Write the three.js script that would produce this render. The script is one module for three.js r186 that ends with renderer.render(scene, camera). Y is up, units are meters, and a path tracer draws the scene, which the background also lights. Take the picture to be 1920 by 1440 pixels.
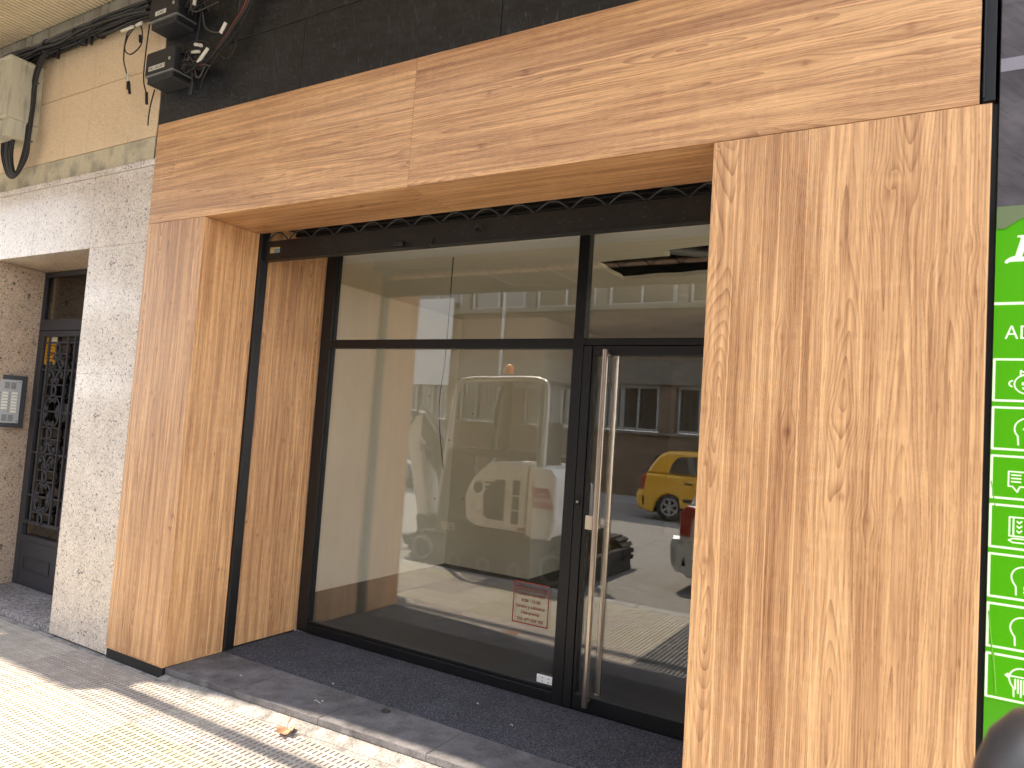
import * as THREE from 'three';
import { mergeGeometries } from 'three/addons/utils/BufferGeometryUtils.js';
import { RoundedBoxGeometry } from 'three/addons/geometries/RoundedBoxGeometry.js';

// ---------------------------------------------------------------- camera, sky, sun, exposure
const scene = new THREE.Scene();
const camera = new THREE.PerspectiveCamera(56.82, 4 / 3, 0.05, 400);
camera.position.set(4.264, 1.55, 2.603);
camera.rotation.order = 'YXZ';
camera.rotation.set(0.0621, 0.5326, 0.068);
camera.focus = 4.0;
camera.userData.fStop = 4.5;

{
  const W = 256, H = 128, d = new Float32Array(W * H * 4);
  for (let j = 0; j < H; j++) for (let i = 0; i < W; i++) {
    const el = ((j + 0.5) / H - 0.5) * Math.PI, t = Math.max(0, Math.sin(el)), k = (j * W + i) * 4;
    const m = Math.pow(1 - t, 2.2);
    const c = [0.66 + 0.38 * m, 0.76 + 0.27 * m, 0.95 + 0.07 * m];
    for (let n = 0; n < 3; n++) d[k + n] = c[n] * 1.1;
    d[k + 3] = 1;
  }
  const sky = new THREE.DataTexture(d, W, H, THREE.RGBAFormat, THREE.FloatType);
  sky.mapping = THREE.EquirectangularReflectionMapping;
  sky.magFilter = THREE.LinearFilter; sky.minFilter = THREE.LinearFilter; sky.needsUpdate = true;
  scene.background = sky; scene.environment = sky;
}
const sun = new THREE.DirectionalLight(0xfff0da, 3.5);
sun.position.set(-0.40 * 30, 30, 0.42 * 30);
sun.target.position.set(0, 0, 0);
sun.castShadow = true; sun.shadow.mapSize.set(4096, 4096); sun.shadow.radius = 1.2;
Object.assign(sun.shadow.camera, { left: -16, right: 16, top: 16, bottom: -16, near: 1, far: 90 });
scene.add(sun, sun.target);
const renderer = new THREE.WebGLRenderer({ antialias: true });
renderer.toneMapping = THREE.LinearToneMapping;
renderer.toneMappingExposure = 3.75;
renderer.shadowMap.enabled = true;

// ---------------------------------------------------------------- helpers
let seed = 7;
const rnd = () => { seed = (seed * 1664525 + 1013904223) >>> 0; return seed / 4294967296; };
const rr = (a, b) => a + (b - a) * rnd();
const names = {};
function numbered(n) { if (!(n in names)) { names[n] = 0; return n; } names[n]++; return n + '_' + String(names[n]).padStart(3, '0'); }
function info(o, label, category, group, kind) { if (label) o.userData.label = label; if (category) o.userData.category = category; if (group) o.userData.group = group; if (kind) o.userData.kind = kind; return o; }
function thing(name, label, category, base = [0, 0, 0], group, kind) {
  const g = new THREE.Group(); g.name = numbered(name); g.position.set(...base); scene.add(g);
  return info(g, label, category, group, kind);
}
// geometry given in world metres; moved into the axes of the thing it belongs to
function part(name, geo, mat, parent, label) {
  if (Array.isArray(geo)) geo = geo.length > 1 ? mergeGeometries(geo.map(g => g.index ? g.toNonIndexed() : g)) : geo[0];
  const m = new THREE.Mesh(geo, mat); m.name = name; m.castShadow = m.receiveShadow = true;
  const off = new THREE.Vector3(); let p = parent; while (p && p !== scene) { off.add(p.position); p = p.parent; }
  if (off.lengthSq() > 0) geo.translate(-off.x, -off.y, -off.z);
  parent.add(m); if (label) m.userData.label = label; return m;
}
function solo(name, geo, mat, label, category, group, kind) {
  if (Array.isArray(geo)) geo = geo.length > 1 ? mergeGeometries(geo.map(g => g.index ? g.toNonIndexed() : g)) : geo[0];
  geo.computeBoundingBox(); const b = geo.boundingBox, c = [(b.min.x + b.max.x) / 2, b.min.y, (b.min.z + b.max.z) / 2];
  geo.translate(-c[0], -c[1], -c[2]);
  const m = new THREE.Mesh(geo, mat); m.name = numbered(name); m.position.set(...c); m.castShadow = m.receiveShadow = true; scene.add(m);
  return info(m, label, category, group, kind);
}
// uv in metres from position and the way each face points
function uvm(g, grain) {
  g = g.index ? g.toNonIndexed() : g;
  const p = g.attributes.position, n = g.attributes.normal, uv = new Float32Array(p.count * 2);
  for (let i = 0; i < p.count; i += 3) {
    const nx = Math.abs(n.getX(i) + n.getX(i + 1) + n.getX(i + 2)), ny = Math.abs(n.getY(i) + n.getY(i + 1) + n.getY(i + 2)), nz = Math.abs(n.getZ(i) + n.getZ(i + 1) + n.getZ(i + 2));
    for (let k = i; k < i + 3; k++) {
      let u, v;
      if (nx >= ny && nx >= nz) { u = p.getZ(k); v = p.getY(k); } else if (ny >= nz) { u = p.getX(k); v = p.getZ(k); } else { u = p.getX(k); v = p.getY(k); }
      if (grain) { const s = grain.h ? [(ny > nz && ny > nx) ? p.getZ(k) : p.getY(k), p.getX(k)] : [u, v]; u = (s[0] + grain.du) / 1.3; v = (s[1] + grain.dv) / 2.6; }
      uv[k * 2] = u; uv[k * 2 + 1] = v;
    }
  }
  g.setAttribute('uv', new THREE.BufferAttribute(uv, 2)); return g;
}
const B = (x0, x1, y0, y1, z0, z1) => { const g = new THREE.BoxGeometry(x1 - x0, y1 - y0, z1 - z0); g.translate((x0 + x1) / 2, (y0 + y1) / 2, (z0 + z1) / 2); return uvm(g); };
const RB = (x0, x1, y0, y1, z0, z1, r = 0.006, s = 2) => { const g = new RoundedBoxGeometry(x1 - x0, y1 - y0, z1 - z0, s, Math.min(r, (x1 - x0) / 2.01, (y1 - y0) / 2.01, (z1 - z0) / 2.01)); g.translate((x0 + x1) / 2, (y0 + y1) / 2, (z0 + z1) / 2); return uvm(g); };
const WB = (x0, x1, y0, y1, z0, z1, grain) => { const g = new RoundedBoxGeometry(x1 - x0, y1 - y0, z1 - z0, 1, 0.0012); g.translate((x0 + x1) / 2, (y0 + y1) / 2, (z0 + z1) / 2); return uvm(g, grain); };
function cyl(a, b, r, seg = 12, r2 = r) {
  const A = new THREE.Vector3(...a), Bv = new THREE.Vector3(...b), d = Bv.clone().sub(A), g = new THREE.CylinderGeometry(r2, r, d.length(), seg);
  g.applyQuaternion(new THREE.Quaternion().setFromUnitVectors(new THREE.Vector3(0, 1, 0), d.normalize())); g.translate((A.x + Bv.x) / 2, (A.y + Bv.y) / 2, (A.z + Bv.z) / 2); return g;
}
const curve = (pts, t = 0.5) => new THREE.CatmullRomCurve3(pts.map(p => new THREE.Vector3(...p)), false, 'catmullrom', t);
const tube = (pts, r, seg = 40, rs = 6) => new THREE.TubeGeometry(curve(pts), seg, r, rs);
// profile in x and y pushed along z
function ext(pts, z0, z1, bevel = 0, curveSeg = 8) {
  const s = new THREE.Shape(); pts.forEach((p, i) => i ? (p.length === 4 ? s.quadraticCurveTo(p[0], p[1], p[2], p[3]) : s.lineTo(p[0], p[1])) : s.moveTo(p[0], p[1])); s.closePath();
  const g = new THREE.ExtrudeGeometry(s, { depth: z1 - z0 - 2 * bevel, bevelEnabled: bevel > 0, bevelThickness: bevel, bevelSize: bevel, bevelOffset: -bevel, bevelSegments: 2, curveSegments: curveSeg });
  g.translate(0, 0, z0 + bevel); return uvm(g);
}

// noise
const HT = new Float32Array(65536); { let h = 12345; for (let i = 0; i < 65536; i++) { h = (Math.imul(h, 1664525) + 1013904223) >>> 0; let q = h; q = Math.imul(q ^ (q >>> 15), 2246822519); q = Math.imul(q ^ (q >>> 13), 3266489917); HT[i] = ((q ^ (q >>> 16)) >>> 0) / 4294967296; } }
const hash = (x, y, s) => { let h = Math.imul(x | 0, 73856093) ^ Math.imul(y | 0, 19349663) ^ Math.imul(s | 0, 83492791); h ^= h >>> 15; return HT[h & 65535]; };
function vn(x, y, s = 0, px = 0, py = 0) {
  let xi = Math.floor(x), yi = Math.floor(y); const fx = x - xi, fy = y - yi, u = fx * fx * (3 - 2 * fx), v = fy * fy * (3 - 2 * fy);
  let x1 = xi + 1, y1 = yi + 1; if (px) { px |= 0; xi = ((xi % px) + px) % px; x1 = (xi + 1) % px; } if (py) { py |= 0; yi = ((yi % py) + py) % py; y1 = (yi + 1) % py; }
  const a = hash(xi, yi, s), b = hash(x1, yi, s), c = hash(xi, y1, s), d = hash(x1, y1, s);
  return a + (b - a) * u + (c - a) * v + (a - b - c + d) * u * v;
}
const fbm = (x, y, s, o = 4, px = 0, py = 0) => { let a = 0, w = 0.5, t = 0; for (let i = 0; i < o; i++) { a += w * vn(x, y, s + i * 17, px, py); t += w; w *= 0.5; x *= 2; y *= 2; px *= 2; py *= 2; } return a / t; };
function tex(W, H, f, srgb = true, rep) {
  const d = new Uint8Array(W * H * 4);
  for (let j = 0; j < H; j++) for (let i = 0; i < W; i++) { const c = f(i, j, W, H), k = (j * W + i) * 4; if (typeof c === 'number') d[k] = d[k + 1] = d[k + 2] = Math.max(0, Math.min(255, c)); else { d[k] = Math.max(0, Math.min(255, c[0])); d[k + 1] = Math.max(0, Math.min(255, c[1])); d[k + 2] = Math.max(0, Math.min(255, c[2])); } d[k + 3] = 255; }
  const t = new THREE.DataTexture(d, W, H, THREE.RGBAFormat); t.wrapS = t.wrapT = THREE.RepeatWrapping; t.magFilter = THREE.LinearFilter; t.minFilter = THREE.LinearMipmapLinearFilter; t.generateMipmaps = true;
  if (srgb) t.colorSpace = THREE.SRGBColorSpace; if (rep) t.repeat.set(...rep); t.needsUpdate = true; return t;
}
function canvasTex(w, h, draw) {
  const c = document.createElement('canvas'); c.width = w; c.height = h; const x = c.getContext('2d'); draw(x, w, h);
  const t = new THREE.CanvasTexture(c); t.colorSpace = THREE.SRGBColorSpace; t.anisotropy = 8; return t;
}
const std = (o) => new THREE.MeshStandardMaterial(o);
const phys = (o) => new THREE.MeshPhysicalMaterial(o);

// ---------------------------------------------------------------- materials
// laminate printed with walnut staves: u across the grain over 1.3 m, v along it over 2.6 m
function woodTex(s0) {
  const W = 1024, H = 2048, staves = []; let x = 0, n = 0;
  while (x < 1.3) { const w = Math.min(0.05 + hash(n, 1, s0) * 0.11, 1.3 - x); staves.push({ x, w, tone: (hash(n, 2, s0) - 0.5), cath: hash(n, 3, s0) < 0.45, u0: hash(n, 4, s0), d0: 0.02 + 0.05 * hash(n, 5, s0), ph: hash(n, 6, s0) * 30, line: hash(n, 7, s0) < 0.4, n }); x += w; n++; }
  const knots = []; for (let k = 0; k < 26; k++) knots.push([hash(k, 11, s0) * 1.3, hash(k, 12, s0) * 2.6, 0.012 + 0.02 * hash(k, 13, s0), hash(k, 14, s0) < 0.3 ? 0.5 : 0.22]);
  const kb = []; for (let j = 0; j < 27; j++) kb.push(knots.filter(k => Math.abs(k[1] - (j + 0.5) * 0.1) < 0.28));
  return tex(W, H, (i, j) => {
    let u = i / W * 1.3, v = j / H * 2.6, dark = 0, wob = 0;
    for (const k of kb[Math.min(26, Math.floor(v / 0.1))]) {
      const du = u - k[0], dv = v - k[1], q = Math.exp(-(du * du) / (k[2] * k[2] * 3) - (dv * dv) / (k[2] * k[2] * 10));
      wob += q * du * 0.9; dark += k[3] * Math.exp(-(du * du) / (k[2] * k[2] * 0.22) - (dv * dv) / (k[2] * k[2] * 0.3)) + 0.28 * k[3] * Math.exp(-(du * du) / (k[2] * k[2]) - (dv * dv) / (k[2] * k[2] * 5));
    }
    let st = staves[staves.length - 1]; const ue = u + (vn(v * 1.3, 3.3, s0) - 0.5) * 0.012; for (const q of staves) if (ue >= q.x && ue < q.x + q.w) { st = q; break; }
    const uw = u - wob + (fbm(u * 5, v * 1.6, s0 + 5, 3) - 0.5) * 0.035;
    let r;
    if (st.cath) { const c = st.x + st.w * (0.3 + 0.4 * st.u0), dd = st.d0 * (fbm(st.n * 3.1, v * 0.9, s0 + 9, 2) - 0.5) * 5.2; r = Math.sqrt((uw - c) * (uw - c) + dd * dd * 0.35) * 105 + st.ph; } else r = uw * 150 + st.ph;
    r += fbm(u * 30, v * 3, s0 + 3, 2) * 0.9;
    const f = r - Math.floor(r), ring = Math.pow(f, 3.2) * (0.55 + 0.75 * vn(Math.floor(r), v * 1.1, s0 + 21));
    const streak = fbm(u * 85, v * 2.2, s0 + 31, 3) - 0.5, fine = fbm(u * 330, v * 7, s0 + 41, 2) - 0.5, broad = fbm(u * 9, v * 1.1, s0 + 51, 3) - 0.5;
    const pore = Math.pow(Math.max(0, fbm(u * 420, v * 22, s0 + 61, 2) - 0.55) * 2.2, 1.3);
    const flame = Math.max(0, fbm(u * 10, v * 26, s0 + 71, 2) - 0.6) * 1.3 * (vn(u * 6, v * 2, s0 + 72) > 0.55 ? 1 : 0.2);
    let t = 0.20 + st.tone * 0.15 + ring * 0.42 + streak * 0.78 + fine * 0.34 + broad * 0.34 + pore * 0.42 + dark * 0.6 - flame * 0.2;
    if (st.line) { const e = Math.abs(ue - st.x - st.w + 0.004); t -= 0.55 * Math.exp(-e * e / 0.0000035); }
    t = Math.max(-0.12, Math.min(1.15, t));
    const L = [229, 179, 126], D = [136, 88, 54];
    return [L[0] + (D[0] - L[0]) * t, L[1] + (D[1] - L[1]) * t, L[2] + (D[2] - L[2]) * t];
  });
}
const woodMaps = [woodTex(101), woodTex(202)];
const fineBump = tex(512, 512, (i, j) => 255 * fbm(i / 6, j / 40, 88, 3, 85, 13), false);
const M = {};
M.wood = woodMaps.map(m => phys({ map: m, roughness: 0.42, bumpMap: fineBump, bumpScale: 0.0004, clearcoat: 0.35, clearcoatRoughness: 0.3 }));
// granite: pale ground, dark worm-like grains, one metre a side
function graniteTex(s0, L, G, D) {
  return tex(1024, 1024, (i, j) => {
    const x = i / 1024 * 80, y = j / 1024 * 80, wx = x + 2.4 * (fbm(x * 0.9, y * 0.9, s0 + 1, 2, 72, 72) - 0.5), wy = y + 2.4 * (fbm(x * 0.9, y * 0.9, s0 + 2, 2, 72, 72) - 0.5);
    const a = Math.abs(fbm(wx * 1.5, wy * 1.5, s0, 2, 120, 120) - 0.5), b = fbm(wx * 1.0, wy * 1.0, s0 + 7, 2, 80, 80), g = fbm(x * 3.3, y * 3.3, s0 + 9, 2, 264, 264), c = fbm(x / 8, y / 8, s0 + 13, 3, 10, 10);
    let k = [0, 1, 2].map(n => L[n] + (g - 0.5) * 34 + (c - 0.5) * 26);
    const big = fbm(x * 0.5, y * 0.5, s0 + 23, 2, 40, 40);
    const w = a < 0.032 && b > 0.41 ? 1 : a < 0.055 && b > 0.41 ? 0.4 : 0;
    if (w) k = k.map((q, n) => q + (D[n] - q) * w * 0.85);
    if (b < 0.27) k = k.map((q, n) => q + (G[n] - q) * 0.7);
    if (big > 0.82) k = k.map((q, n) => q + (D[n] + 25 - q) * 0.8);
    return k;
  });
}
const granA = graniteTex(11, [222, 206, 188], [178, 168, 158], [66, 60, 56]), granB = graniteTex(37, [214, 190, 165], [172, 160, 150], [60, 52, 48]);
M.granite = phys({ map: granA, roughness: 0.38, clearcoat: 0.6, clearcoatRoughness: 0.12 });
M.granitePink = phys({ map: granB, roughness: 0.4, clearcoat: 0.35, clearcoatRoughness: 0.2 });
M.graniteFloor = std({ map: tex(512, 512, (i, j) => { const g = fbm(i / 5, j / 5, 61, 3, 102, 102), c = fbm(i / 60, j / 60, 62, 2, 8, 8); const v = 128 + (g - 0.5) * 150 + (c - 0.5) * 40; return [v * 0.99, v * 0.94, v * 0.93]; }), roughness: 0.7 });
// plaster with trowel relief and grimy streaks
const plasterMap = tex(1024, 1024, (i, j) => {
  const x = i / 1024, y = j / 1024, g = fbm(x * 180, y * 180, 71, 2, 180, 180) - 0.5, c = fbm(x * 6, y * 5, 72, 4, 6, 5) - 0.5, s = fbm(x * 46, y * 2, 73, 3, 46, 2), st = Math.max(0, s - 0.62) * 0.9 * Math.max(0, fbm(x * 5, y * 3, 75, 2, 5, 3) - 0.35) * 2.2, sp = fbm(x * 60, y * 60, 74, 2, 60, 60) > 0.82 ? 0.12 : 0;
  const t = st + sp + Math.max(0, c) * 0.35; const L = [238, 212, 176], D = [164, 148, 126];
  return [0, 1, 2].map(n => L[n] + (D[n] - L[n]) * t + g * 20 + c * 18);
});
const plasterBump = tex(512, 512, (i, j) => 255 * (0.6 * fbm(i / 22, j / 9, 81, 3, 23, 57) + 0.4 * fbm(i / 4, j / 4, 82, 2, 128, 128)), false);
plasterMap.repeat.set(0.6, 0.6); plasterBump.repeat.set(1.6, 1.6);
M.plaster = std({ map: plasterMap, bumpMap: plasterBump, bumpScale: 0.004, roughness: 0.9 });
M.grimePlaster = std({ map: tex(512, 512, (i, j) => { const c = fbm(i / 46, j / 60, 92, 4, 11, 9), g = fbm(i / 4, j / 4, 93, 2, 128, 128) - 0.5, t = Math.max(0, Math.min(1, (c - 0.46) * 2.4)) * 0.6; return [208 - 84 * t + g * 24, 196 - 80 * t + g * 24, 166 - 62 * t + g * 24]; }), bumpMap: plasterBump, bumpScale: 0.003, roughness: 0.92 });
// black painted rough stone
const rockBump = tex(1024, 1024, (i, j) => 255 * (0.55 * fbm(i / 70, j / 34, 301, 5, 14.628571 | 0, 30) + 0.45 * Math.abs(fbm(i / 40, j / 25, 302, 4, 25, 40) - 0.5) * 2), false);
M.blackStone = std({ map: tex(1024, 1024, (i, j) => { const a = fbm(i / 90, j / 30, 311, 4, 11, 34), sc = Math.max(0, fbm(i / 7 + j / 40, j / 60, 312, 3) - 0.66) * 200, sp = fbm(i / 5, j / 5, 313, 2, 204, 204) > 0.86 ? 40 : 0; const v = 33 + (a - 0.5) * 26 + sc + sp * (a > 0.5 ? 1 : 0); return [v * 0.95, v * 0.99, v * 1.08]; }), bumpMap: rockBump, bumpScale: 0.005, roughness: 0.45 });
M.slate = std({ map: tex(512, 512, (i, j) => { const a = fbm(i / 60, j / 40, 321, 4, 8, 12), d = fbm((i + j) / 9, (i - j) / 60, 322, 2); const v = 84 + (a - 0.5) * 44 + (d - 0.5) * 24; return [v, v * 0.94, v * 0.97]; }), bumpMap: rockBump, bumpScale: 0.003, roughness: 0.75 });
M.black = std({ color: 0x121214, roughness: 0.42 });
M.rodBlack = std({ color: 0x505050, roughness: 0.4, metalness: 0.3 });
M.blackMatt = std({ color: 0x131313, roughness: 0.75 });
M.blackWorn = std({ map: tex(512, 512, (i, j) => { const a = fbm(i / 60, j / 60, 331, 3, 8, 8), sp = fbm(i / 3, j / 3, 332, 2) > 0.87 ? 90 : 0, s2 = fbm(i / 14, j / 3, 333, 2) > 0.84 ? 30 : 0; const v = 24 + (a - 0.5) * 16 + sp * (a > 0.56 ? 1 : 0) + s2; return [v, v, v]; }), roughness: 0.5 });
M.steel = phys({ color: 0xc9c0b6, metalness: 1, roughness: 0.3, anisotropy: 0.5 });
M.alu = std({ color: 0x9b9c9c, metalness: 0.6, roughness: 0.45 });
M.darkSteel = std({ color: 0x3a3b3e, metalness: 0.7, roughness: 0.35 });
M.iron = std({ color: 0x35353a, roughness: 0.5 });
M.pane = phys({ color: 0xffffff, transmission: 1, thickness: 0, roughness: 0, ior: 1.98, metalness: 0 });
M.paneDark = phys({ color: 0x9a968c, transmission: 1, thickness: 0, roughness: 0.02, ior: 1.6 });
M.cabGlass = phys({ color: 0xe2e2de, transmission: 1, thickness: 0, roughness: 0, ior: 1.5 });
M.frosted = phys({ color: 0xb8ad98, transmission: 0.5, thickness: 0, roughness: 0.6 });
M.carGlass = phys({ color: 0x1a1f22, roughness: 0.04, clearcoat: 1, clearcoatRoughness: 0.02 });
M.cream = std({ map: tex(512, 512, (i, j) => { const a = fbm(i / 120, j / 120, 341, 4, 4, 4) - 0.5, g = fbm(i / 3, j / 3, 342, 2, 170, 170) - 0.5; return [234 + a * 12 + g * 6, 225 + a * 12 + g * 6, 203 + a * 12 + g * 6]; }), roughness: 0.85 });
M.ceilingPaint = std({ map: tex(512, 512, (i, j) => { const a = fbm(i / 128, j / 128, 345, 4, 4, 4) - 0.5; return [228 + a * 12, 220 + a * 12, 198 + a * 12]; }), roughness: 0.9 });
M.white = std({ color: 0xe6e4de, roughness: 0.6 });
M.darkFloor = std({ map: tex(512, 512, (i, j) => { const a = fbm(i / 70, j / 70, 351, 5, 7, 7); const v = 44 + (a - 0.5) * 34; return [v, v * 0.97, v * 0.92]; }), roughness: 0.45 });
// charcoal loop carpet: light fibres scattered among dark ones
M.carpet = std({ map: tex(1024, 1024, (i, j) => { const g = hash(i, j, 361), h = fbm(i / 2.2, j / 2.2, 362, 2, 465, 465), c = fbm(i / 80, j / 80, 363, 3, 12, 12) - 0.5; let v = 62 + (h - 0.5) * 100 + c * 18; if (g > 0.93) v += 50 + 80 * hash(j, i, 9); return [v * 0.98, v * 0.98, v * 1.08]; }), bumpMap: tex(512, 512, (i, j) => 255 * fbm(i / 1.6, j / 1.6, 364, 2, 320, 320), false), bumpScale: 0.006, roughness: 1 });
M.carpet.map.repeat.set(0.55, 0.55); M.carpet.bumpMap.repeat.set(2.4, 2.4);
M.stepStone = std({ map: tex(1024, 1024, (i, j) => { const a = fbm(i / 90, j / 90, 371, 5, 11, 11), g = fbm(i / 3, j / 3, 372, 2, 341, 341) - 0.5, sp = hash(i >> 1, j >> 1, 373) > 0.985 ? 34 : 0, st = Math.max(0, fbm(i / 50, j / 40, 374, 4, 20, 25) - 0.58) * 60; const v = 98 + (a - 0.5) * 56 + g * 40 + sp - st; return [v, v * 0.97, v * 0.98]; }), bumpMap: tex(512, 512, (i, j) => 255 * fbm(i / 9, j / 9, 375, 4, 56, 56), false), bumpScale: 0.003, roughness: 0.78 });
M.concrete = std({ map: tex(512, 512, (i, j) => { const a = fbm(i / 30, j / 30, 381, 5, 17, 17), g = fbm(i / 2.5, j / 2.5, 382, 2, 204, 204) - 0.5; const v = 132 + (a - 0.5) * 80 + g * 70; return [v, v * 0.96, v * 0.92]; }), bumpMap: tex(512, 512, (i, j) => 255 * fbm(i / 7, j / 7, 383, 4, 73, 73), false), bumpScale: 0.008, roughness: 0.95 });
const tileNoise = (L, s) => tex(256, 256, (i, j) => { const g = fbm(i / 2, j / 2, s, 2, 128, 128) - 0.5, c = fbm(i / 32, j / 32, s + 1, 3, 8, 8) - 0.5, d = fbm(i / 8, j / 8, s + 2, 2, 32, 32) > 0.8 ? -26 : 0; return L.map(v => v + g * 36 + c * 34 + d); }, true, [2.5, 2.5]);
M.tile = [[[170, 163, 146], 400], [[175, 169, 153], 404], [[165, 157, 137], 408]].map(([c, s]) => std({ map: tileNoise(c, s), roughness: 0.85 }));
M.tilePale = [[[168, 159, 148], 412], [[160, 151, 142], 416]].map(([c, s]) => std({ map: tileNoise(c, s), roughness: 0.82 }));
M.tileDark = std({ map: tileNoise([96, 95, 94], 420), roughness: 0.85 });
M.asphalt = std({ map: tex(1024, 1024, (i, j) => { const g = hash(i, j, 431), a = fbm(i / 60, j / 60, 432, 4, 17, 17) - 0.5, h = fbm(i / 3, j / 3, 433, 2, 341, 341) - 0.5; const v = 128 + a * 34 + h * 60 + (g > 0.97 ? 50 : 0); return [v, v * 0.97, v * 0.92]; }), bumpMap: tex(512, 512, (i, j) => 255 * fbm(i / 2.5, j / 2.5, 434, 2, 204, 204), false), bumpScale: 0.006, roughness: 0.92 });
M.kerb = std({ map: tex(512, 512, (i, j) => { const g = fbm(i / 2.5, j / 2.5, 441, 2, 204, 204) - 0.5, a = fbm(i / 60, j / 60, 442, 3, 8, 8) - 0.5; const v = 150 + g * 70 + a * 40; return [v, v * 0.98, v * 0.95]; }), roughness: 0.85 });
M.cable = std({ color: 0x1c1c1e, roughness: 0.55 });
M.cableGrey = std({ color: 0x4a4844, roughness: 0.6 });
M.cableOrange = std({ color: 0xb5482a, roughness: 0.6 });
M.finGrey = std({ color: 0x4a4b4d, metalness: 0.3, roughness: 0.45 });
M.tag = std({ color: 0xd9d5c8, roughness: 0.7 });
M.boxGrey = std({ map: tex(512, 512, (i, j) => { const a = fbm(i / 50, j / 80, 451, 4, 10, 6), s = fbm(i / 12, j / 120, 452, 3, 42, 4); const t = Math.max(0, s - 0.6) * 1.4 + Math.max(0, a - 0.6); return [196 - 90 * t, 190 - 88 * t, 168 - 76 * t]; }), roughness: 0.7 });
M.soffit = std({ map: tex(256, 256, (i, j) => { const a = fbm(i / 40, j / 20, 461, 3, 6, 12) - 0.5, g = fbm(i / 3, j / 3, 462, 2, 85, 85) - 0.5; return [205 + a * 22 + g * 14, 189 + a * 22 + g * 14, 158 + a * 22 + g * 14]; }), roughness: 0.8 });
M.greyPaint = std({ map: tex(512, 512, (i, j) => { const a = fbm(i / 60, j / 30, 471, 4, 8, 17) - 0.5, s = Math.max(0, fbm(i / 20, j / 50, 472, 3, 25, 10) - 0.58) * 160; return [150 + a * 50 - s, 146 + a * 50 - s, 134 + a * 46 - s]; }), roughness: 0.8 });
M.brick = std({ map: tex(1024, 1024, (i, j) => { const row = Math.floor(j / 1024 * 14), fy = j / 1024 * 14 - row, u = i / 1024 * 4 + (row % 2) * 0.5, bx = Math.floor(u), fx = u - bx, m = fy < 0.14 || fx < 0.03 ? 1 : 0, h = hash(bx % 4, row, 481), g = fbm(i / 4, j / 4, 482, 2, 256, 256) - 0.5; return m ? [52 + g * 24, 49 + g * 24, 45 + g * 24] : [84 + h * 30 + g * 24, 70 + h * 24 + g * 22, 57 + h * 18 + g * 18]; }), roughness: 0.9 });
M.offWall = std({ map: tex(512, 512, (i, j) => { const a = fbm(i / 70, j / 70, 491, 4, 7, 7) - 0.5, g = fbm(i / 3, j / 3, 492, 2, 170, 170) - 0.5; return [196 + a * 40 + g * 14, 184 + a * 40 + g * 14, 158 + a * 36 + g * 14]; }), roughness: 0.9 });
M.oppStone = std({ map: tex(256, 256, (i, j) => { const a = fbm(i / 32, j / 32, 495, 4, 8, 8) - 0.5; return [94 + a * 46, 89 + a * 44, 80 + a * 40]; }), roughness: 0.9 });
M.oppFrame = std({ color: 0x8f8f8c, roughness: 0.6 });
M.rubber = std({ map: tex(256, 256, (i, j) => { const a = fbm(i / 20, j / 20, 501, 4, 13, 13); const t = Math.max(0, a - 0.45) * 2.2; return [44 + 90 * t, 42 + 82 * t, 40 + 70 * t]; }), roughness: 0.95 });
M.machineWhite = std({ map: tex(512, 512, (i, j) => { const a = fbm(i / 60, j / 60, 511, 4, 9, 9), sp = fbm(i / 5, j / 7, 512, 2, 102, 73) > 0.78 ? 0.35 : 0, t = Math.max(0, a - 0.58) * 1.3 + sp; return [240 - 110 * t, 236 - 114 * t, 226 - 116 * t]; }), roughness: 0.45 });
M.machineBlack = std({ color: 0x232425, roughness: 0.5 });
M.orange = phys({ color: 0xff9428, roughness: 0.4, clearcoat: 1, emissive: 0x000000 });
M.yellowPaint = phys({ color: 0xc79408, roughness: 0.4, clearcoat: 1, clearcoatRoughness: 0.05 });
M.silverPaint = phys({ color: 0xc6caca, metalness: 0.15, roughness: 0.38, clearcoat: 1, clearcoatRoughness: 0.05 });
M.darkPaint = phys({ color: 0x4b5660, metalness: 0.3, roughness: 0.35, clearcoat: 1, clearcoatRoughness: 0.05 });
M.redLamp = phys({ color: 0x9a0c12, roughness: 0.12, clearcoat: 1 });
M.tyre = std({ color: 0x181818, roughness: 0.9 });
M.rim = std({ color: 0x8f9295, metalness: 0.7, roughness: 0.35 });
// ================================================================ setting: pavement, road
const road = thing('road', 'grey asphalt street mirrored in the shop glass', 'road', [0, -0.12, 6.4], null, 'structure');
part('asphalt', (() => { const g = new THREE.PlaneGeometry(140, 9.26); g.rotateX(-Math.PI / 2); g.translate(0, -0.12, 6.4); return uvm(g); })(), M.asphalt, road);
const pave = thing('pavement', 'cream slotted paving tiles in front of the shop', 'pavement', [0, 0, 0], null, 'structure');
part('bedding', B(-30, 30, -0.14, -0.016, -0.5, 1.6), M.concrete, pave);
part('cement_strip', B(-30, 6, -0.012, -0.001, -0.3, 0.019), M.concrete, pave);
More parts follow.
